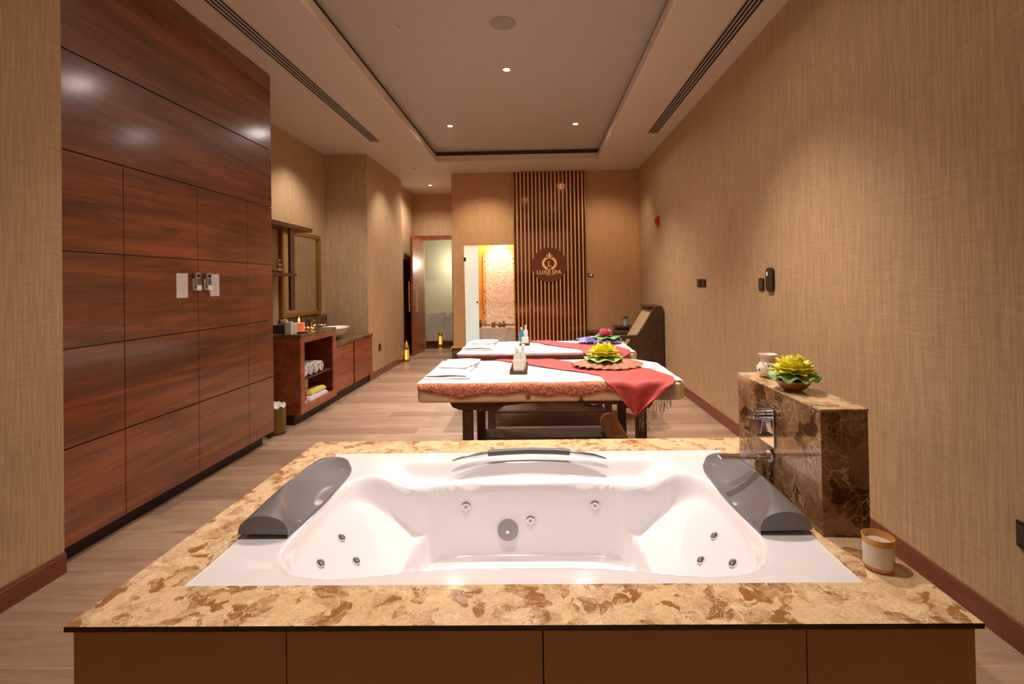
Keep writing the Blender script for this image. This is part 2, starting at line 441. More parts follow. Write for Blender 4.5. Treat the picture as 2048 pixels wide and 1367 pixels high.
struct(obj('trim_3', w, M_cove), 'dark shadow gap of the recessed ceiling')
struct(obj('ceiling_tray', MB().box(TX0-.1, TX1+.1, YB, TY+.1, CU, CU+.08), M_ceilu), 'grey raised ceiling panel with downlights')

# baseboards
def base(name, mb): return struct(obj(name, mb, M_base, bevel=.004))
def bbprof(x, sgn): return [(x, .001), (x+sgn*.014, .001), (x+sgn*.014, .090), (x+sgn*.010, .094), (x+sgn*.010, .104), (x, .108)]
base('baseboard_right', MB().prism(bbprof(XR, -1), 'Y', YB, YF-.02))
base('baseboard_left', MB().prism(bbprof(XLN, 1), 'Y', YB, YN-.001))
base('baseboard_left_jut', MB().prism(bbprof(XJ, 1), 'Y', YJ0, YJ1))
base('baseboard_back', MB().box(.9, XR-.02, YF-.015, YF-.001, .001, .105))

# wood panelled wall on the left
w = MB(); w.box(-2.62, XW-.02, YN+.002, YWD, .1, C-.003)
zs = [.10, .607, 1.125, 1.635, 2.165, 2.695, C-.004]; ys = [YN+.003, 2.805, 3.426, 4.025, YWD]
g = .004
for i in range(6):
    cols = [(ys[j], ys[j+1]) for j in range(4)] if i < 4 else [(ys[0], ys[-1])]
    for a, b in cols: w.box(XW-.02, XW, a+(g*.5 if a != ys[0] else 0), b-(g*.5 if b != YWD else 0), zs[i]+g, zs[i+1]-g)
wp = struct(obj('wall_left_wood', w, M_mahog, bevel=.002), 'tall glossy dark mahogany panelled wall')
struct(obj('trim_4', MB().box(-2.60, -2.5255, YN+.003, YWD-.06, .001, .099), M_plinth), 'dark recessed plinth under the panelled wall')

# door + dark side door
dr = thing('door_1', 'glossy brown wooden door standing open at the hallway', 'door', (-2.47, 9.63, 0)); dr['kind'] = 'structure'
w = MB(); p0 = Vector((-2.50, 9.63)); p1 = Vector((-2.463, 10.44)); dd = (p1-p0); nn = Vector((-dd.y, dd.x)).normalized()*.045
w.prism([tuple(p0), tuple(p1), tuple(p1+nn), tuple(p0+nn)], 'Z', .005, 2.40)
obj('door_leaf', w, M_furn, dr, bevel=.003)
for side, off in ((1, -.055), (-1, .10)):
    q = p0+dd.normalized()*.10 - nn.normalized()*(-off) if False else p0+dd.normalized()*(.07 if side == 1 else .07)+nn.normalized()*off
    w = MB(); w.cyl((q.x, q.y, .88), (q.x, q.y, 1.50), .016, n=14)
    e = p0+dd.normalized()*.07+nn.normalized()*(0 if side == 1 else .045)
    for z in (1.03, 1.35): w.cyl((q.x, q.y, z), (e.x, e.y, z), .008, n=10)
    obj('pull_handle', w, M_strip, dr, smooth=True)
w = MB(); w.box(-2.49, -1.86, YD-.02, YD+.14, 2.40, 2.50); w.box(XD+.001, -2.48, YD-.02, YD-.001, .001, 2.50)
struct(obj('trim_5', w, M_furn, bevel=.004), 'wooden door frame of the hallway doorway')
d2 = struct(obj('door_2', MB().box(XD-.06, XD-.02, 9.621, 10.419, .005, 1.949), M_furnd, bevel=.003), 'dark side door beside the open door')

# ------------------------------------------------------------------ tub surround
s = thing('bathtub_surround', 'raised bathtub platform topped with golden brown veined marble', 'tub platform', (-.06, 1.9, 0))
dX0, dX1, dY0, dY1 = -1.2095, 1.079, 1.20, 2.608
tX0, tX1, tY0, tY1 = -1.058, .930, 1.332, 2.459
w = MB(); th = .013
hX0, hX1, hY0, hY1 = tX0+.03, tX1-.03, tY0+.03, tY1-.03
o = [(dX0, dY0), (dX1, dY0), (dX1, dY1), (dX0, dY1)]; h = [(hX0, hY0), (hX1, hY0), (hX1, hY1), (hX0, hY1)]
vs = [(*p, hd) for p in o]+[(*p, hd) for p in h]+[(*p, hd-th) for p in o]+[(*p, hd-th) for p in h]
fs = []
for i in range(4):
    j = (i+1) % 4
    fs += [(i, j, 4+j, 4+i), (8+j, 8+i, 12+i, 12+j), (4+i, 4+j, 12+j, 12+i)]
w.add(vs, fs)
obj('marble_top', w, M_marb, s)
w = MB(); e = .0008
w.box(dX0-e, dX1+e, dY0-e, dY0+.002, hd-th, hd-.001); w.box(dX0-e, dX0+.002, dY0, dY1, hd-th, hd-.001); w.box(dX1-.002, dX1+e, dY0, dY1, hd-th, hd-.001)
obj('marble_edge', w, M_edge, s)
px = [dX0+.012, -.650, .0, .655, dX1-.012]
for i in range(4):
    obj('side_panel', MB().box(px[i]+(.0015 if i else 0), px[i+1]-(.0015 if i < 3 else 0), dY0+.012, dY0+.03, .001, hd-th-.002), M_sidep, s, bevel=.001)
for xx in (dX0+.012, dX1-.03):
    obj('side_panel', MB().box(xx, xx+.018, dY0+.031, dY1-.031, .001, hd-th-.002), M_sidep, s)
obj('side_panel', MB().box(dX0+.012, dX1-.012, dY1-.03, dY1-.012, .001, hd-th-.002), M_sidep, s)

# marble pillar
s = thing('marble_pillar', 'brown veined marble block standing on the tub platform by the wall', 'marble block', (1.0, 1.92, hd))
obj('block', MB().box(.925, dX1, 1.60, 2.247, hd+.001, .992), M_marbp, s)
obj('top_slab', MB().box(.923, dX1+.002, 1.598, 2.249, .9925, .998), M_marb, s)  # top of the same marble in the lit tone

# ------------------------------------------------------------------ bathtub
XC, YC = (tX0+tX1)/2, (tY0+tY1)/2; HU, HV = (tX1-tX0)/2, (tY1-tY0)/2
def ss(t):
    t = max(0., min(1., t)); return t*t*(3-2*t)
def smax(a, b, k=.03):
    d = max(k-abs(a-b), 0)/k; return max(a, b)+d*d*k*.25
def tub_depth(x, y):
    u = x-XC; v = y-YC; au = abs(u)
    # centre well
    p = ((au/.535)**5+(abs(v+.052)/.395)**5)**.2
    A = .395*ss((1-p)/.14)
    # long lounging recess with sloping backrests
    vn = -(.448+.055*ss((au-.15)/.45)); vf = .30
    vc, hv = (vn+vf)/2, (vf-vn)/2
    q = ((au/.80)**10+(abs(v-vc)/hv)**3.6)**(1/3.6)
    rampu = max(0., min(1., (.80-au)/.30))
    B = (.03+.25*rampu)*ss((1-q)/.13)
    # shallow scooped ledge of the far rim
    D = .085*ss((.455-v)/.09)*ss((.75-au)/.24)*ss((v+.30)/.2)
    return smax(smax(A, B, .05), D, .025)+.032*max(0., min(.12, v+.564))*(1-ss((v+.40)/.2))
RIM = .592
def tub_z(x, y): return RIM-tub_depth(x, y)

tb = thing('bathtub', 'white acrylic whirlpool bathtub set into the marble platform', 'bathtub', (XC, YC, hd))
NU, NV = 250, 142
def tubfn(a, b):
    x = tX0+(tX1-tX0)*a; y = tY0+(tY1-tY0)*b
    z = tub_z(x, y)
    # roll the outermost rim edge down and round the plan corners
    u = x-XC; v = y-YC; r = .035
    cx_ = max(0, abs(u)-(HU-r)); cy_ = max(0, abs(v)-(HV-r))
    if cx_ > 0 and cy_ > 0:
        L = math.hypot(cx_, cy_)
        if L > 1e-6:
            m_ = max(cx_, cy_)/L
            x = XC+math.copysign(HU-r+cx_*m_, u); y = YC+math.copysign(HV-r+cy_*m_, v)
    ed = min(HU-abs(u), HV-abs(v))
    if ed < .012: z -= .010*(1-ed/.012)**2
    return (x, y, z)
w = MB().grid(NU, NV, tubfn)
obj('shell', w, M_tub, tb, smooth=True).data.set_sharp_from_angle(angle=math.radians(180))

# headrests
def headrest(mirror):
    w = MB(); nS, nP = 56, 36
    y0, y1 = 1.62, 2.235; rc_ = .11
    def fn(a, b):
        t = a; y = y0+(y1-y0)*t
        e_ = max(0., (y-(y1-rc_))/rc_); end = max(.03, math.sqrt(max(0., 1-e_*e_)))
        xo, xi = -1.030, -.858+.012*math.sin(PI*t)
        xm = xi-.06; xo = xm+(xo-xm)*end; xi = xm+(xi-xm)*(.35+.65*end)
        hump = (.062+.022*math.sin(PI*t))*(.25+.75*end)
        cx_, rx = (xo+xi)/2, (xi-xo)/2
        zo = RIM+.001; zi = RIM-.002
        if b > 1.:                          # short skirt down to the sloping backrest
            X = xi-.004; Z = tub_z(X, y)-.002
        else:
            th = PI*(1-b); zb = zo+(zi-zo)*b
            X = cx_+rx*math.cos(th); Z = zb+hump*math.sin(th)**.8
            thc = PI*(.03+.66*math.sqrt(max(0., 1-(2*t-1)**2)))
            if th < thc:                    # scooped inner face
                k = 1-th/thc; X0 = cx_+rx*math.cos(thc); bc = 1-thc/PI
                Z0 = zo+(zi-zo)*bc+hump*math.sin(thc)**.8
                X = X0+(xi-X0)*k; Z = Z0+(zi-Z0)*k-.009*math.sin(PI*k)*math.sin(PI*t)
                Z = max(Z, tub_z(X, y)+.003)
        if mirror: X = 2*XC-X
        return (X, y, Z)
    def g_(a, b): return fn(a, b*(nP+1)/nP) if b*(nP+1)/nP <= 1.0001 else fn(a, 1.1)
    w.grid(nS, nP+1, lambda a, b: fn(a, min(1., b*(nP+1)/nP)) if b < .9999 else fn(a, 1.1), flip=mirror)
    cap = [fn(0, j/nP) for j in range(nP+1)]
    w.add(cap, [tuple(range(nP+1)) if mirror else tuple(range(nP+1))[::-1]])
    return obj('headrest', w, M_pill, tb, smooth=True, label='grey %s headrest with a scooped face' % ('right' if mirror else 'left'))
hl = headrest(False); hr = headrest(True)

# grab handle
hp = [(-.417, 2.286, .588), (-.36, 2.30, .600), (-.25, 2.318, .612), (-.05, 2.328, .618), (.144, 2.320, .612), (.26, 2.304, .600), (.316, 2.294, .588)]
hb = obj('grab_bar', MB().tube(hp, [.004, .009, .011, .012, .011, .009, .004], 14), M_chrome, tb, smooth=True)
obj('grip', MB().tube([(-.25, 2.318, .612), (-.15, 2.325, .616), (-.05, 2.328, .618), (.06, 2.325, .616), (.144, 2.320, .612)], .0145, 14), M_grip, hb, smooth=True)

def tub_normal(x, y):
    e = .004
    return Vector((-(tub_z(x+e, y)-tub_z(x-e, y))/(2*e), -(tub_z(x, y+e)-tub_z(x, y-e))/(2*e), 1)).normalized()
def jet(x, y, r=.017, name='water_jet'):
    n = tub_normal(x, y); c = Vector((x, y, tub_z(x, y)))
    w = MB().lathe([(0, .009), (r*.35, .009), (r*.5, .004), (r*.72, .004), (r*.85, .008), (r, .006), (r*1.08, -.004)], c, 24, n)
    j = obj(name, w, M_chrome, tb, smooth=True)
    obj('nozzle', MB().lathe([(0, .0105), (r*.34, .0105), (r*.4, .006)], c, 16, n), M_jetc, j, smooth=True)
    return j
#JETS#
JETS = [(-.343, 2.208), (.248, 2.205), (-.048, 2.206), (-.759, 1.815), (-.762, 1.646), (-.686, 1.768), (.641, 1.792), (.572, 1.738), (.640, 1.623)]
for i, (x, y) in enumerate(JETS): jet(x, y, .02 if i < 3 else .015)
#SUCT#
SX, SY = -.152, 2.202
n = tub_normal(SX, SY); c = Vector((SX, SY, tub_z(SX, SY)))
sd = obj('suction_cover', MB().lathe([(0, .022), (.030, .021), (.042, .016), (.047, .006), (.048, -.006)], c, 32, n), M_greyp, tb, smooth=True)
obj('centre_screw', MB().lathe([(0, .026), (.008, .026), (.009, .020)], c, 16, n), M_chrome, sd, smooth=True)

# mixer on the pillar
X0 = .925
mx = thing('bath_mixer', 'square chrome mixer plate with lever knob on the marble block', 'bath mixer', (X0, 1.98, .84))
obj('back_plate', MB().box(X0-.008, X0-.001, 1.905, 2.05, .765, .915), M_chrome, mx, bevel=.002)
kb = obj('knob', MB().cyl((X0-.008, 1.985, .875), (X0-.06, 1.985, .875), .026, n=28), M_chrome, mx, bevel=.003)
obj('lever', MB().rbox((X0-.050, 1.985, .835), (.05, .045, .06), ry=.15), M_chrome, kb, bevel=.003)
sp = thing('bath_spout', 'flat chrome bath spout projecting over the tub from the marble block', 'spout', (X0, 1.94, .72))
w = MB(); w.rbox((X0-.105, 1.94, .722), (.205, .036, .012))
obj('spout_arm', w, M_chrome, sp, bevel=.003)
obj('mounting_disc', MB().cyl((X0-.001, 1.94, .722), (X0-.010, 1.94, .722), .026, n=28), M_chrome, sp, bevel=.002)

# ------------------------------------------------------------------ flowers
def petal_mesh(w, c, az, L, W, rise, curl, nseg=6):
    """one pointed petal growing from c"""
    ca, sa = math.cos(az), math.sin(az)
    def fn(a, b):
        t = a; r = L*t; wd = W*math.sin(PI*min(1, .10+t*.90))**.85*(1-.10*t)
        if t > .97: wd = .0015
        side = (b-.5)*wd
        rr = r*math.cos(rise*(.35+.65*t) if curl else rise)
        z = r*math.sin(rise*(.35+.65*t) if curl else rise)+abs(b-.5)*wd*.5
        return (c[0]+ca*rr-sa*side, c[1]+sa*rr+ca*side, c[2]+z)
    w.grid(nseg, 4, fn)
def lotus(parent, c, R, matp, matl, leafR=None, nleaf=9, seed=1, droop=.0):
    rnd = random.Random(seed)
    w = MB()
    for ring, (n, L, W, rise) in enumerate([(12, R, .56*R, .10), (11, .97*R, .56*R, .34), (9, .90*R, .54*R, .64), (7, .82*R, .50*R, .98), (5, .68*R, .44*R, 1.3)]):
        for k in range(n):
            petal_mesh(w, (c[0], c[1], c[2]+.004*ring), 2*PI*(k+.5*(ring % 2))/n+rnd.uniform(-.08, .08), L*rnd.uniform(.9, 1.05), W, rise+rnd.uniform(-.07, .07), True)
    obj('petals', w, matp, parent, smooth=True, solid=.0012)
    w = MB(); LR = leafR or R*1.02
    def fn(a, b):
        t = 2*PI*b; r = LR*a*(1+.06*math.sin(nleaf*t))
        return (c[0]+r*math.cos(t), c[1]+r*math.sin(t), c[2]-.006+a*a*.012*math.sin(nleaf*t)-droop*a*a)
    w.grid(8, 72, fn)
    obj('leaf_pad', w, matl, parent, smooth=True, solid=.002)
    return w

bw = thing('lotus_bowl', 'terracotta bowl holding a large yellow lotus on the marble block', 'flower bowl', (.985, 1.88, .998))
prof = [(0, .001), (.030, .001), (.034, .004), (.048, .014), (.064, .036), (.067, .042), (.062, .042), (.05, .024), (.0, .012)]
obj('bowl', MB().lathe(prof, (.985, 1.88, .998), 40), M_terra, bw, smooth=True)
w = MB(); rnd = random.Random(3)
for k in range(26):
    a = rnd.uniform(0, 2*PI); r = rnd.uniform(0, .052); w.sphere((.985+r*math.cos(a), 1.88+r*math.sin(a), 1.030+rnd.uniform(0, .010)), .009, 8)
pp = obj('potpourri', w, mat('potpourri_brown', (120, 60, 44), .7, noise=.5, nscale=60), bw, smooth=True); pp['kind'] = 'stuff'
lotus(bw, (.988, 1.88, 1.062), .088, M_yel, M_leafp, .090, 9, 4, .008)
vs_ = thing('dotted_vase', 'small cream vase with dark dots behind the lotus bowl', 'vase', (1.012, 2.14, .998))
prof = [(0, .001), (.028, .001), (.040, .012), (.047, .030), (.044, .050), (.030, .066), (.027, .076), (.034, .094), (.040, .100), (.034, .096), (.024, .078), (.02, .06)]
obj('body', MB().lathe(prof[:6], (1.012, 2.14, .998), 36), M_dots, vs_, smooth=True)
obj('neck', MB().lathe(prof[5:], (1.012, 2.14, .998), 36), mat('vase_neck_pinkish', (226, 196, 180), .3), vs_, smooth=True)

cd = thing('candle_jar', 'lit-coloured amber glass candle jar with white label on marble corner', 'candle', (.985, 1.43, hd))
cd['label'] = 'amber glass candle jar with pale label near the marble platform corner'
cc = (.985, 1.43, hd+.001)
obj('glass_jar', MB().lathe([(0, 0), (.034, 0), (.039, .008), (.041, .090), (.041, .093), (.038, .093), (.0365, .012), (0, .010)], cc, 40), M_glassA, cd, smooth=True)
wx = obj('wax', MB().lathe([(0, .074), (.0368, .074), (.0366, .0121)], cc, 32), M_wax, cd, smooth=True)
obj('wick', MB().cyl((cc[0], cc[1], cc[2]+.074), (cc[0]+.001, cc[1], cc[2]+.085), .0016, n=8), M_wax, wx)
def labfn(a, b):
    t = math.radians(168+a*125); z = .014+.062*b; r = .0400+.0016*(z/.085)
    return (cc[0]+r*math.cos(t), cc[1]+r*math.sin(t), cc[2]+z)
obj('paper_label', MB().grid(16, 1, labfn), M_label, cd, smooth=True)

# ------------------------------------------------------------------ massage beds
def seg_interp(pts, s):
    if s <= pts[0][0]: return pts[0][1]
    for (a, x), (b, y) in zip(pts, pts[1:]):
        if s <= b:
            t = (s-a)/(b-a); t = t*t*(3-2*t)*.35+t*.65
            return x+(y-x)*t
    return pts[-1][1]
ZT = .738
def bed(dx, sx, dy, tags):
    """sx scales lengths along x about 0; dy moves the bed back"""
    X = lambda x: dx+x*sx
    Y = lambda y: y+dy
    yF, yBk = 3.30, 4.25
    def path(x, s, off):
        """s from the rear top edge towards the front; off above the mattress"""
        L = yBk-yF; r = .022
        if s < 0:   # hanging behind
            return (X(x), Y(yBk)+off+.004, ZT+off+s)
        if s <= L-r: return (X(x), Y(yBk-s), ZT+off)
        a = (s-(L-r))/(r+off)
        if a < PI/2: return (X(x), Y(yF+r)-(r+off)*math.sin(a), ZT-r+(r+off)*math.cos(a))
        d = (s-(L-r))-(r+off)*PI/2
        return (X(x), Y(yF)-off, ZT-r-d)
    t = thing('massage_bed', tags['bed'], 'massage bed', (X(.1), Y(3.8), 0), 'massage beds in a row')
    def outline(x0, x1, rFar):
        pts = [(x0, yF)]
        pts += [(x1-.05, yF), (x1, yF+.05)]
        n = 10
        for k in range(n+1):
            a = PI/2*k/n; pts.append((x1-rFar+rFar*math.cos(a), yBk-rFar+rFar*math.sin(a)))
        pts.append((x0, yBk))
        return pts
    head = [(-.845, yF+.03), (-.815, yF), (.284, yF), (.284, yBk), (-.80, yBk), (-.845, yBk-.05)]
    foot = outline(.297, 1.01, .36)
    for nm, pl in (('cushion', head), ('cushion', foot)):
        obj(nm, MB().prism([(X(a), Y(b)) for a, b in pl], 'Z', .61, ZT-.004), M_vinyl, t, bevel=.02, bseg=4)
    kn = MB().lathe([(0, .008), (.010, .008), (.016, .003), (.018, 0)], (X(-.075), Y(yF)-.0005, .648), 20, (0, -1, 0))
    obj('air_valve', kn, M_goldp, t, smooth=True)
    # frame
    for yy in (3.34, 4.12):
        for xx in (-.535, .675):
            w = MB(); w.prism([(X(xx), .001), (X(xx+.078), .001), (X(xx+.078), .09), (X(xx+.068), .12), (X(xx+.068), .585), (X(xx), .585)], 'Y', Y(yy), Y(yy+.07))
            obj('leg', w, M_walnut, t, bevel=.004)
        w = MB(); w.prism([(X(-.62), .609), (X(-.60), .575), (X(-.55), .555), (X(-.47), .556), (X(-.40), .545), (X(-.30), .548), (X(-.24), .58), (X(-.10), .596), (X(.1), .600), (X(.55), .58), (X(.60), .555), (X(.76), .555), (X(.80), .609)], 'Y', Y(yy-.012), Y(yy-.001))
        obj('apron', w, M_walnut, t)
    obj('under_shelf', MB().box(X(-.47), X(.675), Y(3.36), Y(4.17), .15, .172), M_walnut, t, bevel=.003)
    obj('rear_rail', MB().box(X(-.46), X(.67), Y(4.195), Y(4.215), .56, .608), M_walnut, t)
    # bolster
    w = MB().cyl((X(.585), Y(3.50), .250), (X(.585), Y(4.08), .250), .075, n=32)
    bo = tag(obj('bolster', w, M_bol, bevel=.01, org=(X(.585), Y(3.8), .25)), tags['bolster'], 'bolster cushion', 'round bolsters under the beds')
    # blanket
    def lower(x): return .050+.010*math.sin(x*9)+.008*math.sin(x*23+1)-.035*math.exp(-((x+.82)/.10)**2)
    def bl(a, b):
        x = -.835+1.36*a
        s1 = .95-.022+.05+lower(x)
        s_ = .60+(s1-.60)*b
        wv = .002*math.sin(x*50)*ss((s_-.93)/.05)
        p = path(x, s_, .003+.003*ss((s_-.9)/.1)+wv+.002); return p
    obj('blanket', MB().grid(110, 26, bl), tags['bm'], t, smooth=True, solid=.003, label=tags['bl'])
    # white sheet
    def sh(a, b):
        x = -.842+1.83*a
        fr = .925+.012+.004*math.sin(x*12)
        if x > .6: fr = .925+.012
        lim0 = 0.004
        if x > .65: lim0 = .36-math.sqrt(max(0, .36**2-min(.36, (x-.65))**2))
        s_ = lim0+(fr-lim0)*b
        return path(x, s_, .008+.0012*math.sin(x*17+s_*9)+.001*math.sin(s_*31))
    obj('bed_sheet', MB().grid(90, 50, sh), M_sheet, t, smooth=True, solid=.002)
    # shawl
    k0 = tags['l0']
    Lb = [(-.001, -.384+k0), (.27, -.09+k0*.5), (.44, .079+k0*.25), (.67, .36), (.80, .446), (.95, .455), (1.05, .545), (1.20, .655)]
    Rb = [(-.001, .118), (.2, .291), (.40, .62), (.52, .865), (.85, .948), (.97, .925), (1.05, .85), (1.20, .67)]
    def sw(a, b):
        s_ = 1.2*a; xl, xr = seg_interp(Lb, s_), seg_interp(Rb, s_)
        x = xl+(xr-xl)*b
        hang = ss((s_-.95)/.08)
        wr = .004*math.sin(b*14+a*6)*(1-hang)*.5+hang*.010*math.sin(b*11+a*4)+hang*.006
        p = path(x, s_, .0145+max(0, wr+.002))
        # top corner falls from the edge
        return p
    shw = tag(obj('shawl', MB().grid(90, 44, sw), M_shawl, smooth=True, solid=.0015, org=(X(.5), Y(3.4), ZT)), tags['shawl'], 'shawl')
    # rear hanging end
    def bk(a, b):
        xl = -.384+k0-.02*a; xr = .118+(k0-.50)*a
        x = xl+(xr-xl)*b
        return path(x, -.40*a, .016+.006*math.sin(b*9))
    obj('rear_drape', MB().grid(20, 12, bk), M_shawl, shw, smooth=True, solid=.0015)
    w = MB(); rnd = random.Random(11)
    for k in range(64):
        f = k/63; s_ = .97+.225*f
        x = seg_interp(Rb, s_)+.003; x += .0
        p0 = Vector(path(x, s_, .022+rnd.uniform(0, .006)))
        L = .10+rnd.uniform(-.02, .03); q = [p0]
        ddx = rnd.uniform(-.006, .01)
        for m in range(1, 5): q.append(p0+Vector((ddx*m/2+rnd.uniform(-.003, .003), rnd.uniform(-.002, .002), -L*m/4)))
        w.tube(q, .0013, 4)
    obj('fringe', w, M_fringe, shw)['kind'] = 'stuff'
    w = MB()
    for k in range(16):
        f = k/15; p0 = Vector(path(-.404+k0+.025*f, -.39+.02*f, .018))
        w.tube([p0, p0+Vector((rnd.uniform(-.01, .01), 0, -.05)), p0+Vector((rnd.uniform(-.015, .015), 0, -.11))], .0013, 4)
    obj('rear_fringe', w, M_fringe, shw)['kind'] = 'stuff'
    return X, Y, t

T1 = dict(bed='nearer cream massage bed with dark walnut legs, just behind the bathtub', bolster='brown round bolster on the under shelf of the nearer bed',
          shawl='red shawl with long dark fringe draped over the nearer massage bed', bm=M_fleece, bl='fuzzy orange brown blanket', l0=0)
T2 = dict(bed='farther cream massage bed, standing behind the nearer one', bolster='brown round bolster under the farther massage bed',
          shawl='red shawl draped over the farther massage bed', bm=M_satin, bl='dark brown satin blanket', l0=.24)
X1, Y1, b1 = bed(0, 1, 0, T1)
X2, Y2, b2 = bed(.005, .95, 1.36, T2)
ZS = ZT+.011   # top of the sheet

def towel_stack(cx, cy, sx_, sy_, label, seed):
    rnd = random.Random(seed)
    t = thing('folded_towel', label, 'towel', (cx, cy, ZS))
    z = ZS+.002
    for k in range(2):
        a = .03*(-1)**k; w = MB()
        def fn(u, v, z0=z, k=k):
            x = (u-.5)*sx_*(1-.10*k); y = (v-.5)*sy_*(1-.06*k)
            ed = min(u, 1-u, v, 1-v)
            hh = .014*min(1, (ed/.10))**.5+.003*math.sin(x*22+k)+.003*math.sin(y*17+2*k)
            return (cx+x*math.cos(a)-y*math.sin(a)+.01*k, cy+x*math.sin(a)+y*math.cos(a), z0+max(.0005, hh))
        w.grid(30, 30, fn)
        def fb(u, v, z0=z, k=k):
            p = fn(u, v, z0, k); return (p[0], p[1], z0)
        w.grid(30, 30, fb, flip=True)
        obj('towel_layer', w, M_towel, t, smooth=True)
        z += .0165
    def fold(u, v):
        x = -.12+.26*u+.10*v; y = -.12+.30*v-.06*u
        return (cx+x*sx_/.42, cy+y*sy_/.8, z+.003+.012*math.sin(PI*u)*math.sin(PI*min(1, v*1.1))+.004*math.sin(v*20))
    obj('towel_corner', MB().grid(20, 20, fold), M_towel, t, smooth=True, solid=.004)
    return t
towel_stack(X1(-.67), Y1(3.83), .33, .78, 'folded white towels at the left end of the nearer bed', 1)
towel_stack(X2(-.67), Y2(3.90), .33, .74, 'folded white towels at the left end of the farther bed', 2)

def fan_cloth(cx, cy, z, rx, ry, m, label, ruff=17, amp=.014, hgt=.035):
    w = MB()
    def fn(a, b):
        t = 2*PI*b; r = a*(1+.05*math.sin(ruff*t)*a)
        zz = hgt*(1-a**2.2)+.004+amp*a*abs(math.sin(ruff*.5*t+.6*math.sin(3*t)))*(1-.2*a)+.006*a*math.sin(2*t+1)
        return (cx+rx*r*math.cos(t), cy+ry*r*math.sin(t), z+zz)
    w.grid(16, 180, fn)
    return tag(obj('fanned_cloth', w, m, smooth=True, solid=.0015, org=(cx, cy, z)), label, 'cloth', 'fanned cloths under the lotus flowers')
fan_cloth(.545, 3.83, ZS+.012, .275, .19, M_pais, 'brown paisley cloth fanned out in a round on the nearer bed', 22, .012, .05)
fan_cloth(X2(.70), Y2(3.98), ZS+.012, .25, .20, M_bluef, 'blue violet cloth fanned out in a round on the farther bed', 14, .034, .045)
lf = thing('lotus_flower', 'yellow green artificial lotus on the paisley cloth', 'flower', (.52, 3.85, ZS+.07))
lotus(lf, (.52, 3.83, ZS+.088), .140, mat('yellow_green_petal', (222, 214, 44), .5, noise=.2, nscale=25), M_leafp, .150, 7, 8, .012)
lf = thing('lotus_flower', 'pink artificial lotus on the blue fanned cloth', 'flower', (X2(.78), Y2(3.98), ZS+.06))
lotus(lf, (X2(.78), Y2(3.98), ZS+.082), .10, M_pink, M_leaf, .165, 7, 9, .012)

# trays with amenities
def tray(cx, cy, L, Wd, label):
    t = thing('amenity_tray', label, 'tray', (cx, cy, ZS+.001))
    w = MB(); z = ZS+.003; h_ = .022
    w.box(cx-Wd/2, cx+Wd/2, cy-L/2, cy+L/2, z, z+.005)
    for a in (-1, 1):
        w.box(cx+a*Wd/2-.004, cx+a*Wd/2+.004, cy-L/2, cy+L/2, z, z+h_); w.box(cx-Wd/2, cx+Wd/2, cy+a*L/2-.004, cy+a*L/2+.004, z, z+h_)
    obj('tray_base', w, M_walnut, t, bevel=.001)
    return z+.006
def bottle(cx, cy, z, r, h_, m, label, cap=M_white, name='bottle'):
    t = thing(name, label, 'bottle', (cx, cy, z))
    obj('bottle_body', MB().lathe([(0, 0), (r, 0), (r, h_*.68), (r*.45, h_*.8), (r*.4, h_*.84), (0, h_*.84)], (cx, cy, z), 20), m, t, smooth=True)
    obj('cap', MB().cyl((cx, cy, z+h_*.842), (cx, cy, z+h_), r*.5, n=14), cap, t, bevel=.001)
    return t
M_clear = mat('clear_bottle_glass', (206, 206, 196), .1, coat=.5, noise=.1, nscale=40)
cx, cy = -.150, 3.78
z = tray(cx, cy, .40, .125, 'long walnut tray with bottles on the nearer bed')
tag(obj('folded_card', MB().box(cx-.038, cx+.042, cy-.19, cy-.178, z, z+.095), M_label, bevel=.001, org=(cx, cy-.18, z)), 'white card standing at the front of the nearer tray', 'card')
bottle(cx-.010, cy-.10, z, .026, .17, M_clear, 'clear bottle directly behind the card on the nearer tray')
bottle(cx+.030, cy-.02, z, .024, .185, M_clear, 'tall clear bottle in the middle of the nearer tray')
bottle(cx-.025, cy+.05, z, .022, .15, M_clear, 'rearmost small clear bottle on the nearer tray')
vf = thing('white_flower_sprig', 'small sprig of white flowers rising from the nearer tray', 'flowers', (cx-.01, cy+.09, z))
w = MB(); ws = MB(); rnd = random.Random(5)
for k in range(7):
    a = rnd.uniform(0, 2*PI); q = Vector((cx-.005+.035*math.cos(a), cy+.095+.02*math.sin(a), z+.14+rnd.uniform(0, .055)))
    ws.tube([(cx-.005, cy+.095, z), tuple((Vector((cx-.005, cy+.095, z))+q)/2), tuple(q)], .0014, 5)
    for p in range(5):
        b = 2*PI*p/5; w.sphere((q.x+.009*math.cos(b), q.y+.009*math.sin(b), q.z), .0075, 8, (1, 1, .5))
obj('stems', ws, M_leaf, vf); obj('blossoms', w, M_white, vf, smooth=True)
tag(obj('rolled_napkin', MB().lathe([(0, 0), (.026, 0), (.024, .03), (.012, .075), (0, .085)], (cx-.036, cy+.155, z), 20), M_towel, smooth=True, org=(cx-.036, cy+.155, z)), 'white cone-shaped rolled napkin at the back of the nearer tray', 'napkin')
tag(obj('tealight_cup', MB().lathe([(0, 0), (.014, 0), (.017, .03), (.015, .03), (.012, .006), (0, .006)], (cx-.046, cy-.13, z), 20), mat('red_glass', (150, 50, 30), .2), smooth=True, org=(cx-.046, cy-.13, z)), 'tiny red glass cup at the front left of the nearer tray', 'cup')
cx, cy = X2(-.16), Y2(4.02)
z = tray(cx, cy, .32, .105, 'small walnut tray with bottles on the farther bed')
tag(obj('folded_card', MB().box(cx-.030, cx+.045, cy-.16, cy-.148, z, z+.085), M_label, bevel=.001, org=(cx, cy-.15, z)), 'white card on the tray of the farther bed', 'card')
bottle(cx-.035, cy-.07, z, .022, .18, M_blue, 'blue bottle with white cap on the farther tray')
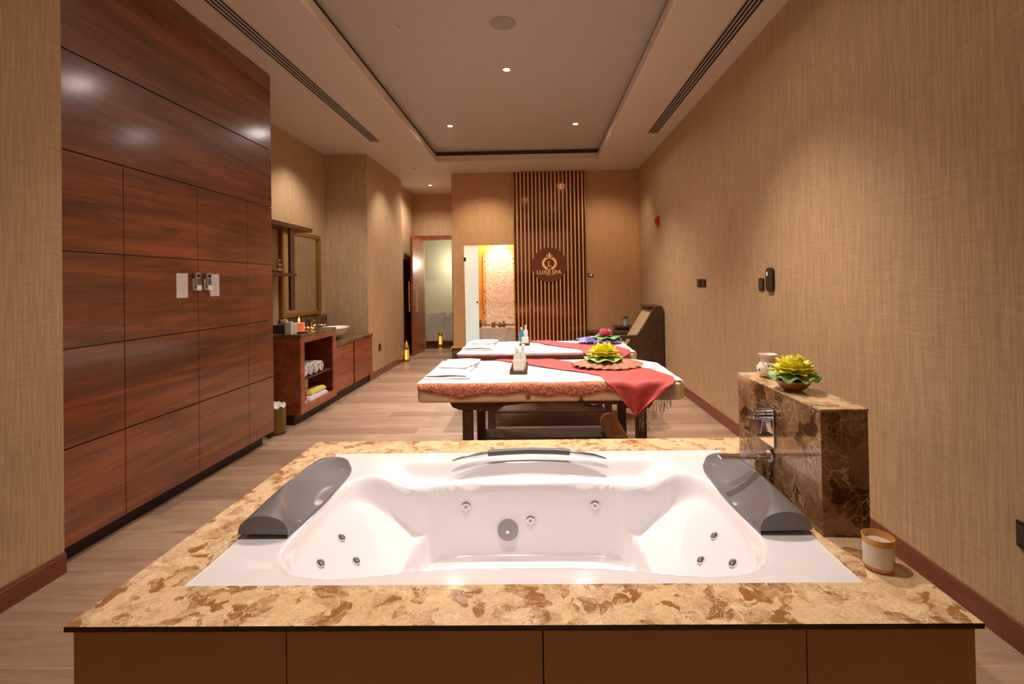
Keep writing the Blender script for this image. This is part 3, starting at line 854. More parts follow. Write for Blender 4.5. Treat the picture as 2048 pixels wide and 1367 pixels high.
bottle(cx+.012, cy-.03, z, .024, .20, mat('white_bottle_plastic', (226, 224, 216), .35), 'tall white bottle on the farther tray')

# ------------------------------------------------------------------ recliner, side table, ledge
rc = thing('recliner', 'dark brown recliner with tan upholstered back against the right wall', 'recliner', (1.5, 7.3, 0))
yN, yFa = 6.90, 7.62
side = [(1.16, .001), (1.805, .001), (1.805, 1.02), (1.785, 1.055), (1.69, 1.065), (1.655, 1.02), (1.53, .80), (1.425, .655), (1.18, .652), (1.16, .60), (1.34, .60), (1.27, .50), (1.16, .48)]
for yy in (yN, yFa-.07):
    obj('side_panel', MB().prism(side, 'Y', yy, yy+.07), M_recl, rc, bevel=.006)
back = [(1.795, .30), (1.795, 1.04), (1.70, 1.04), (1.645, 1.00), (1.52, .80), (1.41, .62), (1.38, .56), (1.36, .40)]
obj('backrest', MB().prism(back, 'Y', yN+.072, yFa-.072), M_reclc, rc, bevel=.012, bseg=3)
obj('seat', MB().box(.62, 1.355, yN+.075, yFa-.075, .36, .50), M_reclc, rc, bevel=.03, bseg=4)
obj('top_rail', MB().box(1.60, 1.80, yN+.072, yFa-.072, 1.041, 1.065), M_recl, rc, bevel=.006)
obj('seat_base', MB().box(.66, 1.355, yN+.10, yFa-.10, .10, .355), M_recl, rc, bevel=.006)
st = thing('side_table', 'small dark wooden side table behind the recliner', 'side table', (1.42, 7.95, 0))
obj('table_top', MB().box(1.25, 1.60, 7.75, 8.08, .665, .70), M_walnut, st, bevel=.003)
obj('drawer_box', MB().box(1.27, 1.58, 7.77, 8.06, .52, .664), M_walnut, st, bevel=.003)
for xx in (1.27, 1.55):
    for yy in (7.77, 8.03): obj('leg', MB().box(xx, xx+.03, yy, yy+.03, .001, .519), M_walnut, st)
pv = thing('glass_vase', 'small glass vase with green leaves on the side table', 'vase', (1.44, 7.90, .701))
obj('vase_body', MB().lathe([(0, 0), (.03, 0), (.036, .05), (.022, .09), (.03, .12)], (1.44, 7.90, .701), 20), mat('pale_blue_glass', (160, 176, 170), .15, coat=.5), pv, smooth=True)
w = MB(); rnd = random.Random(6)
for k in range(9): petal_mesh(w, (1.44, 7.90, .80), 2*PI*k/9, .075, .03, rnd.uniform(.5, 1.3), True)
obj('leaves', w, mat('dark_leaf', (64, 96, 60), .5), pv, smooth=True)
lg = thing('low_console', 'low dark red wooden console along the back wall', 'console', (1.05, 8.3, 0))
obj('console_top', MB().box(.88, 1.40, 8.16, 8.49, .55, .58), M_furnd, lg, bevel=.003)
for xx in (.90, 1.34): obj('console_leg', MB().box(xx, xx+.04, 8.18, 8.46, .001, .549), M_furnd, lg)

# ------------------------------------------------------------------ slatted logo screen
ss_ = thing('slat_screen', 'tall bronze mirrored screen with vertical gold strips on back wall', 'wall screen', (.25, YF, 0))
obj('mirror_panel', MB().box(-.385, .862, YF-.03, YF-.002, .10, C-.004), M_bronze, ss_)
obj('side_frame', MB().box(-.400, -.386, YF-.06, YF-.002, .10, C-.004), M_gold, ss_)
obj('side_frame', MB().box(.863, .875, YF-.06, YF-.002, .10, C-.004), M_gold, ss_)
nst = 18
for k in range(nst):
    x = -.335+k*(1.155/(nst-1))
    obj('gold_strip', MB().box(x-.0105, x+.0105, YF-.052, YF-.031, .10, C-.004), M_strip, ss_)
yL = YF-.062
sg = thing('logo_sign', 'round dark brown sign with golden L crest and LUXE SPA lettering', 'sign', (.222, yL, 1.74))
obj('disc', MB().cyl((.222, YF-.053, 1.74), (.222, yL, 1.74), .305, n=72), M_disc, sg)
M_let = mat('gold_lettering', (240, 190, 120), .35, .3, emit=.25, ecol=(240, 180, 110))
yl = yL-.004
def text_mesh(body, size, x, z, name, parent, font_shear=0):
    cu = bpy.data.curves.new(name, 'FONT'); cu.body = body; cu.size = size; cu.align_x = 'CENTER'; cu.extrude = .002; cu.space_character = 1.06; cu.offset = .0012
    to = bpy.data.objects.new('tmp_text', cu); COL.objects.link(to)
    bpy.context.view_layer.update()
    me = bpy.data.meshes.new_from_object(to.evaluated_get(bpy.context.evaluated_depsgraph_get()))
    bpy.data.objects.remove(to)
    R = Matrix.Translation((x, yl, z)) @ Matrix.Rotation(PI/2, 4, 'X')
    mb = MB(); mb.add([R@v.co for v in me.vertices], [tuple(p.vertices) for p in me.polygons])
    return obj(name, mb, M_let, parent)
text_mesh('LUXE', .098, .119, 1.578, 'lettering', sg); text_mesh('SPA', .098, .349, 1.578, 'lettering', sg)
# letter L with serifs
w = MB(); Lx, Lz = .218, 1.752
w.box(Lx-.016, Lx-.002, yl-.002, yl+.002, Lz-.04, Lz+.045); w.box(Lx-.030, Lx+.012, yl-.002, yl+.002, Lz+.040, Lz+.048)
w.box(Lx-.030, Lx+.036, yl-.002, yl+.002, Lz-.046, Lz-.038); w.box(Lx+.028, Lx+.036, yl-.002, yl+.002, Lz-.040, Lz-.016)
obj('letter_l', w, M_let, sg)
w = MB()
def leaf2d(cx_, cz_, ang, L, W_):
    pts = []
    for k in range(13):
        t = k/12; pts.append((t*L, W_*math.sin(PI*t)**.8*.5))
    for k in range(11, 0, -1):
        t = k/12; pts.append((t*L, -W_*math.sin(PI*t)**.8*.5))
    ca, sa = math.cos(ang), math.sin(ang)
    w.prism([(cx_+a*ca-b*sa, cz_+a*sa+b*ca) for a, b in pts], 'Y', yl+.002, yl-.002)
cxL, czL = .224, 1.765
for sgn in (-1, 1):
    for k in range(10):
        th = -PI/2+sgn*(.30+k*.235); rx, rz = .108, .098
        x = cxL+rx*math.cos(th); z_ = czL+rz*math.sin(th)
        tang = th+sgn*PI/2
        leaf2d(x, z_, tang+.5, .042, .018); leaf2d(x, z_, tang-.5, .042, .018)
    arc = [(cxL+.108*math.cos(-PI/2+sgn*a), yl, czL+.098*math.sin(-PI/2+sgn*a)) for a in [.1+.2*i for i in range(13)]]
    w.tube(arc, .0035, 5)
    w.tube([(cxL, yl, czL+.125), (cxL+sgn*.03, yl, czL+.115), (cxL+sgn*.052, yl, czL+.132), (cxL+sgn*.040, yl, czL+.15), (cxL+sgn*.024, yl, czL+.142)], .006, 6)
    w.tube([(cxL, yl, czL+.10), (cxL+sgn*.025, yl, czL+.085), (cxL+sgn*.06, yl, czL+.075)], .006, 6)
leaf2d(cxL, czL+.11, PI/2, .085, .03)
w.sphere((cxL, yl, czL-.11), .011, 8); leaf2d(cxL-.0, czL-.104, -PI/2, .034, .014)
obj('wreath_crest', w, M_let, sg)
w = MB()   # tiny flourish under the lettering
for k in range(6):
    x = .165+k*.023
    w.tube([(x, yl, 1.556), (x+.006, yl, 1.562-.003*(k % 2)), (x+.012, yl, 1.552+.004*(k % 3)), (x+.019, yl, 1.557)], .0022, 5)
obj('small_flourish', w, M_let, sg)

# ------------------------------------------------------------------ alcove
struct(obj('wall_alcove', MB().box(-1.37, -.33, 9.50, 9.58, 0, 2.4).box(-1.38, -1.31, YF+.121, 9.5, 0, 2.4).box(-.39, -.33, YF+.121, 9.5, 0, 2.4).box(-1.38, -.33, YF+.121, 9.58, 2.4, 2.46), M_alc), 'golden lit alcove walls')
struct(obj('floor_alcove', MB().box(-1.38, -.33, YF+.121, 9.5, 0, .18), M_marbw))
ap = thing('arched_mosaic_panel', 'arched white lattice mosaic panel inside the golden alcove', 'mosaic panel', (-.74, 9.47, .66))
def archpts(x0, x1, z0, zs_, zt, n=24):
    c_ = (x0+x1)/2; r = (x1-x0)/2; pts = [(x0, z0), (x1, z0)]
    for k in range(n+1):
        a = PI*k/n; pts.append((c_+r*math.cos(a), zs_+(zt-zs_)*math.sin(a)))
    return pts
obj('lattice', MB().prism(archpts(-1.015, -.465, .62, 1.86, 2.13), 'Y', 9.480, 9.465), M_latt, ap)
ob_ = archpts(-1.06, -.42, .62, 1.90, 2.23)
ib_ = archpts(-1.012, -.468, .62, 1.86, 2.13)
w = MB(); n_ = len(ob_)
vs = [(a, 9.455, b) for a, b in ob_]+[(a, 9.455, b) for a, b in ib_]
w.add(vs, [(i, (i+1) % n_, n_+(i+1) % n_, n_+i) for i in range(1, n_)])
obj('arch_border', w, M_archb, ap, solid=.01)
tag(obj('marble_basin', MB().box(-1.20, -.40, 8.95, 9.44, .18, .600), M_marbw, bevel=.006, org=(-.8, 9.2, .2)), 'grey white marble basin block below the mosaic arch', 'basin')
gd = thing('glass_door', 'frosted greenish glass door at the left of the alcove', 'glass door', (-1.15, YF+.02, .19))
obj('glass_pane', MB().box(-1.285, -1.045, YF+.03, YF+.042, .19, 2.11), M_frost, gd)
obj('hinge', MB().box(-1.298, -1.262, YF+.02, YF+.052, 1.83, 1.90), M_chromed, gd, bevel=.003)
obj('knob', MB().cyl((-1.065, YF-.01, 1.10), (-1.065, YF+.029, 1.10), .018, n=16), M_chrome, gd, bevel=.003)
zb = .601
pot = thing('green_plant_bowl', 'small bowl of green leaves on the alcove basin', 'plant', (-.84, 9.1, zb))
obj('pot_bowl', MB().lathe([(0, 0), (.03, 0), (.06, .05), (.055, .05), (0, .03)], (-.84, 9.1, zb), 20), M_terra, pot, smooth=True)
w = MB()
for k in range(14): petal_mesh(w, (-.84, 9.1, zb+.045), 2*PI*k/14*2.4, .08, .03, .4+.9*(k % 4)/4, True)
obj('leaves', w, mat('olive_leaf', (150, 150, 50), .5), pot, smooth=True)
for (x, r, h_, c_, lb) in [(-.72, .035, .09, (120, 80, 40), 'small brown pot beside the leaf bowl in the alcove'), (-.645, .045, .11, (130, 84, 60), 'round brown jar on the alcove basin, nearest the gold tap'), (-1.085, .035, .14, (70, 90, 60), 'dark green bottle at the left end of the alcove basin')]:
    tag(obj('small_jar', MB().lathe([(0, 0), (r*.7, 0), (r, h_*.35), (r*.9, h_*.6), (r*.4, h_*.8), (r*.5, h_), (0, h_)], (x, 9.08, zb), 18), mat('jar_'+lb[:12].replace(' ', '_'), c_, .3), smooth=True, org=(x, 9.08, zb)), lb, 'jar')
gt = thing('gold_tap', 'gold tap beside the slatted screen in the alcove', 'tap', (-.44, 9.0, .9))
obj('tap_spout', MB().tube([(-.40, 9.02, .80), (-.45, 9.02, .80), (-.53, 9.02, .80), (-.545, 9.02, .77)], .013, 10), M_gold, gt, smooth=True)
obj('tap_handle', MB().box(-.425, -.395, 9.0, 9.04, .82, .88), M_gold, gt, bevel=.003)
# stone step at the left foot of the back wall
sp_ = thing('stone_plinth', 'brown patterned stone plinth with beige cap at the left foot of the back wall', 'plinth', (-1.42, YF-.05, 0))
obj('stone_block', MB().box(-1.515, -1.32, YF-.11, YF-.001, .001, .30), M_marbv, sp_, bevel=.003)
obj('stone_cap', MB().box(-1.53, -1.31, YF-.13, YF-.001, .301, .325), M_sidep, sp_, bevel=.003)

# ------------------------------------------------------------------ lanterns
def lantern(cx, cy, z0, h_, label):
    t = thing('lantern', label, 'lantern', (cx, cy, z0), 'gold moroccan lanterns on the floor')
    k = h_/.42; r = .052*k; z = z0+.001
    w = MB().lathe([(0, 0), (r*1.15, 0), (r*1.15, .02*k), (r, .035*k)], (cx, cy, z), 6)
    obj('base', w, M_brass, t, bevel=.002)
    w = MB()
    for i in range(6):
        a = 2*PI*i/6; w.cyl((cx+r*.95*math.cos(a), cy+r*.95*math.sin(a), z+.03*k), (cx+r*.95*math.cos(a), cy+r*.95*math.sin(a), z+.26*k), .006*k, n=6)
        w.sphere((cx+r*.95*math.cos(a), cy+r*.95*math.sin(a), z+.15*k), .009*k, 6)
    obj('cage', w, M_brass, t, smooth=True)
    obj('candle_glow', MB().cyl((cx, cy, z+.04*k), (cx, cy, z+.22*k), r*.55, n=12), M_glow, t)
    w = MB().lathe([(r*1.2, .26*k), (r*1.2, .28*k), (r*.75, .31*k), (r*.7, .345*k), (r*.25, .375*k), (r*.1, .39*k), (r*.12, .40*k), (0, .42*k)], (cx, cy, z), 12)
    obj('roof', w, M_brass, t, smooth=True)
lantern(-2.455, 8.93, 0, .41, 'gold lantern standing at the left wall corner by the open door')
lantern(-2.26, 11.10, 0, .42, 'lit gold lantern on the dark floor beyond the doorway')

# ------------------------------------------------------------------ vanity corner
F = -2.47
ct = thing('shelf_cabinet', 'tall reddish wood cabinet with open niche and marble top', 'cabinet', (-2.8, 5.35, 0))
y0, y1 = 4.916, 5.796
w = MB(); w.box(XK+.002, F, y0, y0+.022, .105, .905); w.box(XK+.002, F, y1-.022, y1, .105, .905); w.box(XK+.002, XK+.02, y0+.022, y1-.022, .105, .905)
w.box(XK+.02, F, y0+.022, y1-.022, .105, .125); w.box(XK+.02, F, y0+.022, y1-.022, .885, .905)
obj('carcass', w, M_furn, ct, bevel=.002)
w = MB(); a0, a1, b0, b1 = 5.005, 5.700, .185, .838
w.box(F, F+.018, y0, a0, .105, .905); w.box(F, F+.018, a1, y1, .105, .905); w.box(F, F+.018, a0, a1, .105, b0); w.box(F, F+.018, a0, a1, b1, .905)
obj('front_frame', w, M_furn, ct, bevel=.002)
obj('niche_floor', MB().box(XK+.25, F-.001, a0-.02, a1+.02, b0-.02, b0-.001), M_furn, ct)
obj('inner_shelf', MB().box(XK+.25, F-.002, a0-.02, a1+.02, .44, .455), M_furnd, ct)
obj('toe_kick', MB().box(XK+.01, XJ+.002, y0+.01, y1, .001, .104), M_plinth, ct)
obj('marble_top', MB().box(XK+.002, F+.022, y0-.008, y1+.004, .906, .932), M_marbv, ct, bevel=.003)
vn = thing('vanity_cabinet', 'low reddish wood vanity with two doors and marble counter', 'vanity', (-2.8, 6.4, 0))
y2, y3 = 5.80, 7.118
obj('carcass', MB().box(XK+.002, F-.02, y2, y3, .12, .685), M_furnd, vn, bevel=.002)
obj('door', MB().box(F-.019, F, y2+.004, 6.385, .125, .682), M_furn, vn, bevel=.002)
obj('door', MB().box(F-.019, F, 6.43, y3-.004, .125, .682), M_furn, vn, bevel=.002)
obj('toe_kick', MB().box(XK+.01, XJ+.002, y2, y3, .001, .119), M_plinth, vn)
obj('marble_counter', MB().box(XK+.002, F+.012, y2+.005, y3, .686, .72), M_marbv, vn, bevel=.003)
obj('backsplash', MB().box(XK+.002, XK+.022, y2+.005, y3-.002, .933, 1.02).box(XK+.002, XK+.022, y2+.005, y3-.002, .7205, .934), M_marbv, vn)
sk = thing('vessel_sink', 'white oval vessel sink standing on the vanity counter', 'sink', (-2.78, 6.36, .721))
w = MB()
def bowlfn(a, b, inner=False):
    t = 2*PI*b
    prof = [(.35, 0), (.50, .02), (.78, .075), (1., .150), (.96, .150), (.74, .085), (.45, .035), (0, .03)]
    k = a*(len(prof)-1); i = min(int(k), len(prof)-2); f = k-i
    r = prof[i][0]+(prof[i+1][0]-prof[i][0])*f; z_ = prof[i][1]+(prof[i+1][1]-prof[i][1])*f
    return (-2.76+.21*r*math.cos(t), 6.40+.34*r*math.sin(t), .722+z_*1.0)
w.grid(21, 40, bowlfn)
obj('basin', w, M_porc, sk, smooth=True)
fc = thing('basin_tap', 'chrome basin tap on the counter behind the sink', 'tap', (-3.05, 6.4, .721))
obj('tap_body', MB().cyl((-3.05, 6.40, .721), (-3.05, 6.40, .93), .018, n=16), M_chrome, fc, bevel=.002)
obj('tap_spout', MB().tube([(-3.05, 6.40, .905), (-2.96, 6.40, .925), (-2.88, 6.40, .915), (-2.87, 6.40, .895)], .011, 10), M_chrome, fc, smooth=True)
obj('tap_lever', MB().tube([(-3.05, 6.40, .93), (-3.05, 6.46, .955), (-3.05, 6.54, .965)], .007, 8), M_chrome, fc, smooth=True)
mr = thing('wall_mirror', 'gold framed rectangular mirror on the niche wall', 'mirror', (XK+.02, 6.45, 1.6))
m0, m1, n0, n1, fr = 5.83, 6.90, 1.035, 2.155, .058
obj('mirror_glass', MB().box(XK+.003, XK+.015, m0+fr, m1-fr, n0+fr, n1-fr), M_mirror, mr)
w = MB()
w.box(XK+.002, XK+.045, m0, m1, n0, n0+fr); w.box(XK+.002, XK+.045, m0, m1, n1-fr, n1); w.box(XK+.002, XK+.045, m0, m0+fr, n0+fr, n1-fr); w.box(XK+.002, XK+.045, m1-fr, m1, n0+fr, n1-fr)
obj('mirror_frame', w, M_goldp, mr, bevel=.010, bseg=3)
sh = thing('wall_shelf', 'walnut wall shelf unit with upright board left of the mirror', 'shelf', (-3.0, 5.6, 1.6))
obj('top_board', MB().box(XK+.002, -2.90, 5.10, 6.17, 2.125, 2.175), M_shelfw, sh, bevel=.002)
obj('lower_board', MB().box(XK+.002, -2.90, 5.10, 5.75, 1.552, 1.592), M_shelfw, sh, bevel=.002)
obj('upright', MB().box(-2.945, -2.915, 5.635, 5.735, 1.593, 2.124), M_shelfw, sh, bevel=.002)
obj('upright_lower', MB().box(-2.945, -2.915, 5.635, 5.735, 1.15, 1.551), M_shelfw, sh, bevel=.002)
# ornaments on the shelf
fg = thing('figurine', 'small pale seated figurine on the lower wall shelf', 'figurine', (-2.97, 5.50, 1.593))
w = MB(); fx, fy, fz = -2.98, 5.50, 1.594
w.sphere((fx, fy, fz+.025), .032, 12, (1.1, 1.5, .75)); w.sphere((fx, fy, fz+.075), .026, 12, (.8, 1, 1.4)); w.sphere((fx, fy, fz+.135), .020, 12)
for a in (-1, 1):
    w.tube([(fx, fy+a*.028, fz+.10), (fx+.01, fy+a*.052, fz+.085), (fx+.01, fy+a*.055, fz+.13)], .008, 8)
obj('body', w, mat('figurine_bronze', (150, 118, 84), .5, noise=.3, nscale=60), fg, smooth=True)
tag(obj('trinket_bowl', MB().lathe([(0, 0), (.018, 0), (.030, .03), (.026, .03), (0, .012)], (-2.98, 5.37, 1.593), 20), M_terra, smooth=True, org=(-2.98, 5.37, 1.593)), 'tiny dark trinket bowl beside the figurine', 'bowl')
# items on the cabinet top
zt = .933
tb2 = thing('tissue_box', 'dark tissue box with white tissue on the cabinet top', 'tissue box', (-2.72, 5.22, zt))
obj('box', MB().box(-2.86, -2.66, 5.10, 5.24, zt+.0, zt+.085), mat('dark_leatherette', (70, 58, 48), .5), tb2, bevel=.004)
w = MB()
for k in range(4): petal_mesh(w, (-2.75, 5.17, zt+.083), k*PI/2+.4, .07, .07, 1.1, True)
obj('tissue', w, M_white, tb2, smooth=True, solid=.001)
for k, (yy, lb) in enumerate([(4.93, 'white carton nearest the panelled wall on the cabinet top'), (5.00, 'second white carton on the cabinet top, behind the first')]):
    tag(obj('small_carton', MB().box(-2.62-.0, -2.555, yy, yy+.06, zt, zt+.13-.02*k), mat('carton_white_%s' % ('a' if k else 'b'), (214, 212, 200), .6), bevel=.002, org=(-2.58, yy, zt)), lb, 'carton')
tag(obj('serving_plate', MB().lathe([(0, 0), (.07, 0), (.10, .012), (.098, .015), (0, .006)], (-2.585, 5.16, zt), 32), M_furn, smooth=True, org=(-2.585, 5.16, zt)), 'round wooden plate under the pink candle on the cabinet', 'plate')
pc = thing('pillar_candle', 'wide salmon pink candle glowing on the wooden plate', 'candle', (-2.585, 5.16, zt+.008))
obj('candle_body', MB().cyl((-2.585, 5.16, zt+.009), (-2.585, 5.16, zt+.105), .056, n=28), mat('salmon_wax', (226, 124, 92), .5, emit=.35, ecol=(255, 130, 70)), pc, bevel=.005)
obj('flame', MB().lathe([(0, 0), (.008, .010), (.010, .022), (.006, .045), (0, .06)], (-2.585, 5.16, zt+.108), 12), mat('flame_glow', (255, 190, 90), .5, emit=9, ecol=(255, 170, 70)), pc, smooth=True)
ls = thing('fairy_lights', 'string of tiny warm fairy lights lying on the cabinet top', 'string lights', (-2.6, 5.5, zt))
rnd = random.Random(2); pts = []; wb = MB()
for k in range(22):
    p = (-2.60+.06*math.sin(k*1.3)+rnd.uniform(-.02, .02), 5.28+k*.021, zt+.008+rnd.uniform(0, .03)); pts.append(p)
    if k % 2 == 0: wb.sphere((p[0], p[1], p[2]+.006), .008, 8)
obj('wire', MB().tube(pts, .0015, 5), M_goldp, ls); obj('bulbs', wb, M_glow, ls, smooth=True)
# items in the niche
zn = b0
for k in range(4):
    w = MB(); yy = 5.10+k*.125
    w.lathe([(0, 0), (.055, 0), (.062, .01), (.062, .40), (.055, .41), (0, .41)], (-2.90, yy, .455+.064), 20, (1, 0, 0))
    tag(obj('rolled_towel', w, M_stripe, smooth=True, org=(-2.7, yy, .52)), 'rolled grey and white striped towel, one of a row on the inner shelf', 'towel', 'rolled striped towels on the cabinet shelf')
bx = tag(obj('storage_box', MB().box(-2.75, -2.60, 5.03, 5.15, .582, .66), mat('patterned_box', (170, 166, 156), .6, noise=.3, nscale=50), bevel=.003, org=(-2.68, 5.1, .582)), 'small pale box lying on the front rolled towel', 'box')
tag(obj('standing_box', MB().box(-2.70, -2.60, 5.14, 5.38, zn, zn+.23), mat('cream_box', (226, 206, 172), .6, noise=.1, nscale=20), bevel=.003, org=(-2.65, 5.2, zn)), 'upright cream box standing in the lower niche', 'box')
tag(obj('tall_carton', MB().box(-2.60, -2.52, 5.03, 5.11, zn, zn+.20), mat('pale_carton', (222, 214, 206), .6), bevel=.003, org=(-2.55, 5.05, zn)), 'tall white carton behind the red tube in the niche', 'carton')
rb = thing('red_tube', 'red tube with white cap at the front of the niche', 'tube', (-2.495, 5.08, zn))
obj('cap', MB().cyl((-2.495, 5.075, zn), (-2.495, 5.075, zn+.028), .022, n=18), M_white, rb, bevel=.002)
obj('tube_body', MB().cyl((-2.495, 5.075, zn+.029), (-2.495, 5.075, zn+.125), .021, n=18), mat('red_plastic', (196, 30, 34), .35), rb, bevel=.002)
def slump(cx_, cy_, z0, lx, ly, hh, m, label):
    w = MB()
    def fn(u, v):
        ed = min(u, 1-u, v, 1-v); x = (u-.5)*lx; y = (v-.5)*ly
        return (cx_+x, cy_+y, z0+.0008+hh*min(1, ed/.12)**.5*(1+.12*math.sin(x*60)+.1*math.sin(y*40)))
    w.grid(20, 26, fn); w.grid(20, 26, lambda u, v: (fn(u, v)[0], fn(u, v)[1], z0+.0006), flip=True)
    return tag(obj('folded_cloth', w, m, smooth=True, org=(cx_, cy_, z0)), label, 'cloth')
slump(-2.54, 5.40, zn, .13, .42, .045, mat('lilac_white_cloth', (206, 200, 214), .8, noise=.1, nscale=30), 'folded pale lilac cloth at the bottom of the niche')
slump(-2.55, 5.42, zn+.056, .12, .36, .04, mat('yellow_cloth', (214, 196, 90), .8, noise=.15, nscale=60), 'folded yellow cloth on top of the lilac cloth in the niche')
# waste bin
bn = thing('waste_bin', 'bronze pedal waste bin with paper at the end of the panelled wall', 'bin', (-2.60, 4.70, 0))
obj('bin_body', MB().lathe([(.098, .012), (.10, .26), (.094, .26), (.09, .02)], (-2.585, 4.66, 0), 36), M_steel, bn, smooth=True)
obj('bin_foot', MB().lathe([(0, .001), (.102, .001), (.102, .012), (0, .012)], (-2.585, 4.66, 0), 36), M_blackp, bn)
w = MB(); w.grid(10, 40, lambda a, b: (-2.585+.10*(a*1.03)*math.cos(2*PI*b), 4.66+.10*(a*1.03)*math.sin(2*PI*b), .272+.03*(1-a)+.012*math.sin(9*2*PI*b)*a+.01*math.sin(17*a)))
obj('bin_liner', w, mat('bin_liner_pattern', (214, 210, 204), .6, noise=.4, nscale=50), bn, smooth=True)
obj('pedal', MB().box(-2.575, -2.535, 4.50, 4.56, .006, .018), M_chromed, bn, bevel=.002)

# ------------------------------------------------------------------ wall mounted items
# papers and remotes on the panelled wall
def paper(y0_, y1_, z0_, z1_, label):
    t = thing('notice_sheet', label, 'paper sheet', (XW, (y0_+y1_)/2, z0_))
    obj('sheet', MB().box(XW+.0006, XW+.002, y0_, y1_, z0_, z1_), M_paper, t)
    w = MB(); n_ = 9
    for k in range(n_):
        zz = z1_-.025-k*(z1_-z0_-.05)/n_
        w.box(XW+.0021, XW+.0024, y0_+.012, y1_-.012-(.03 if k % 3 == 2 else 0), zz-.0012, zz+.0012)
    obj('printed_lines', w, mat('faint_print', (176, 168, 168), .7), t)
paper(3.215, 3.322, 1.365, 1.535, 'white printed sheet left of the remote controls on the panelling')
paper(3.550, 3.655, 1.368, 1.535, 'white printed sheet right of the remote controls on the panelling')
def remote(y0_, label):
    t = thing('remote_control', label, 'remote', (XW, y0_, 1.42), 'remote controls in wall holders')
    obj('remote_body', MB().box(XW+.012, XW+.028, y0_, y0_+.045, 1.43, 1.54), M_greyp, t, bevel=.003)
    w = MB()
    for i in range(4):
        for j in range(3): w.box(XW+.0285, XW+.030, y0_+.008+j*.011, y0_+.015+j*.011, 1.455+i*.012, 1.462+i*.012)
    obj('buttons', w, M_blackp, t)
    obj('display', MB().box(XW+.0285, XW+.0292, y0_+.007, y0_+.038, 1.508, 1.53), M_blackp, t)
    w = MB().box(XW+.001, XW+.011, y0_-.002, y0_+.047, 1.415, 1.50); w.box(XW+.011, XW+.034, y0_-.002, y0_+.047, 1.415, 1.428); w.box(XW+.030, XW+.034, y0_-.002, y0_+.047, 1.428, 1.45)
    obj('holder', w, M_white, t, bevel=.001)
remote(3.370, 'left grey remote control in a white wall holder')
remote(3.486, 'right grey remote control in a white wall holder')
# right wall
def plate(y0_, y1_, z0_, z1_, name='switch_plate', label='', cat='switch', n=1, m=M_blackp):
    t = thing(name, label, cat, (XR, (y0_+y1_)/2, z0_))
    obj('face_plate', MB().box(XR-.010, XR-.001, y0_, y1_, z0_, z1_), m, t, bevel=.003)
    for k in range(n):
        a = y0_+(y1_-y0_)*(k+.12)/n; b = y0_+(y1_-y0_)*(k+.88)/n
        obj('rocker', MB().box(XR-.014, XR-.0101, a, b, z0_+.014, z1_-.014), mat('rocker_dark_%s' % name, (58, 50, 44), .35), t, bevel=.001)
    return t
plate(5.19, 5.318, 1.353, 1.437, label='black two-gang switch farther along the right wall', n=1)
plate(5.332, 5.46, 1.353, 1.437, label='black switch left next to the two-gang switch on the right wall', n=1)
plate(3.865, 3.955, 1.335, 1.435, label='small black switch beside the thermostat')
tm = thing('thermostat', 'black rounded wall thermostat with a small white screen', 'thermostat', (XR, 3.78, 1.43))
pts = []
zc0, zc1, yc_, rr = 1.365, 1.480, 3.752, .056
for k in range(13): a = PI*k/12; pts.append((yc_+rr*math.cos(a), zc1+rr*.65*math.sin(a)))
for k in range(13): a = PI+PI*k/12; pts.append((yc_+rr*math.cos(a), zc0+rr*.65*math.sin(a)))
obj('housing', MB().prism(pts, 'X', XR-.001, XR-.022), M_blackp, tm, bevel=.003)
obj('screen', MB().box(XR-.0235, XR-.0222, 3.765, 3.79, 1.455, 1.485), M_white, tm)
plate(1.80, 1.87, .40, .50, label='black socket low on the right wall at the frame edge', name='wall_socket', cat='socket')
plate_l = thing('wall_socket', 'dark socket low on the left wall past the vanity', 'socket', (XJ, 7.62, .45))
obj('face_plate', MB().box(XJ+.001, XJ+.010, 7.575, 7.665, .39, .50), mat('socket_brown', (70, 52, 34), .4), plate_l, bevel=.003)
obj('socket_face', MB().box(XJ+.0101, XJ+.013, 7.59, 7.65, .41, .48), M_blackp, plate_l)
fa = thing('fire_alarm', 'red fire alarm unit high on the right wall', 'alarm', (XR, 7.15, 2.3))
obj('alarm_body', MB().box(XR-.035, XR-.001, 7.08, 7.20, 2.24, 2.38), M_red, fa, bevel=.008)
obj('alarm_lens', MB().cyl((XR-.035, 7.14, 2.31), (XR-.055, 7.14, 2.31), .03, n=20), M_red, fa, bevel=.004)
bs = thing('switch_plate', 'small steel switch plate on the back wall beside the screen', 'switch', (.96, YF, 1.55))
obj('face_plate', MB().box(.905, 1.005, YF-.012, YF-.001, 1.515, 1.585), M_chromed, bs, bevel=.003)
obj('rocker', MB().box(.93, .98, YF-.015, YF-.0121, 1.53, 1.57), M_white, bs, bevel=.001)

# ------------------------------------------------------------------ ceiling items
def slot_vent(x0_, x1_, y0_, y1_, label):
    t = thing('slot_vent', label, 'air vent', ((x0_+x1_)/2, (y0_+y1_)/2, C), 'linear slot air vents')
    obj('backing', MB().box(x0_, x1_, y0_, y1_, C-.002, C-.0005), M_dark, t)
    n_ = 5; wd = (x1_-x0_)/(n_*3.6)
    for k in range(n_):
        xx = x0_+(x1_-x0_)*k/(n_-1)
        obj('blade', MB().box(xx-wd/2, xx+wd/2, y0_, y1_, C-.010, C-.0021), M_ceil, t)
slot_vent(-2.245, -2.115, YB+.3, 6.53, 'long black slotted air vent in the left ceiling border')
slot_vent(1.505, 1.635, YB+.3, 6.41, 'long black slotted air vent in the right ceiling border')

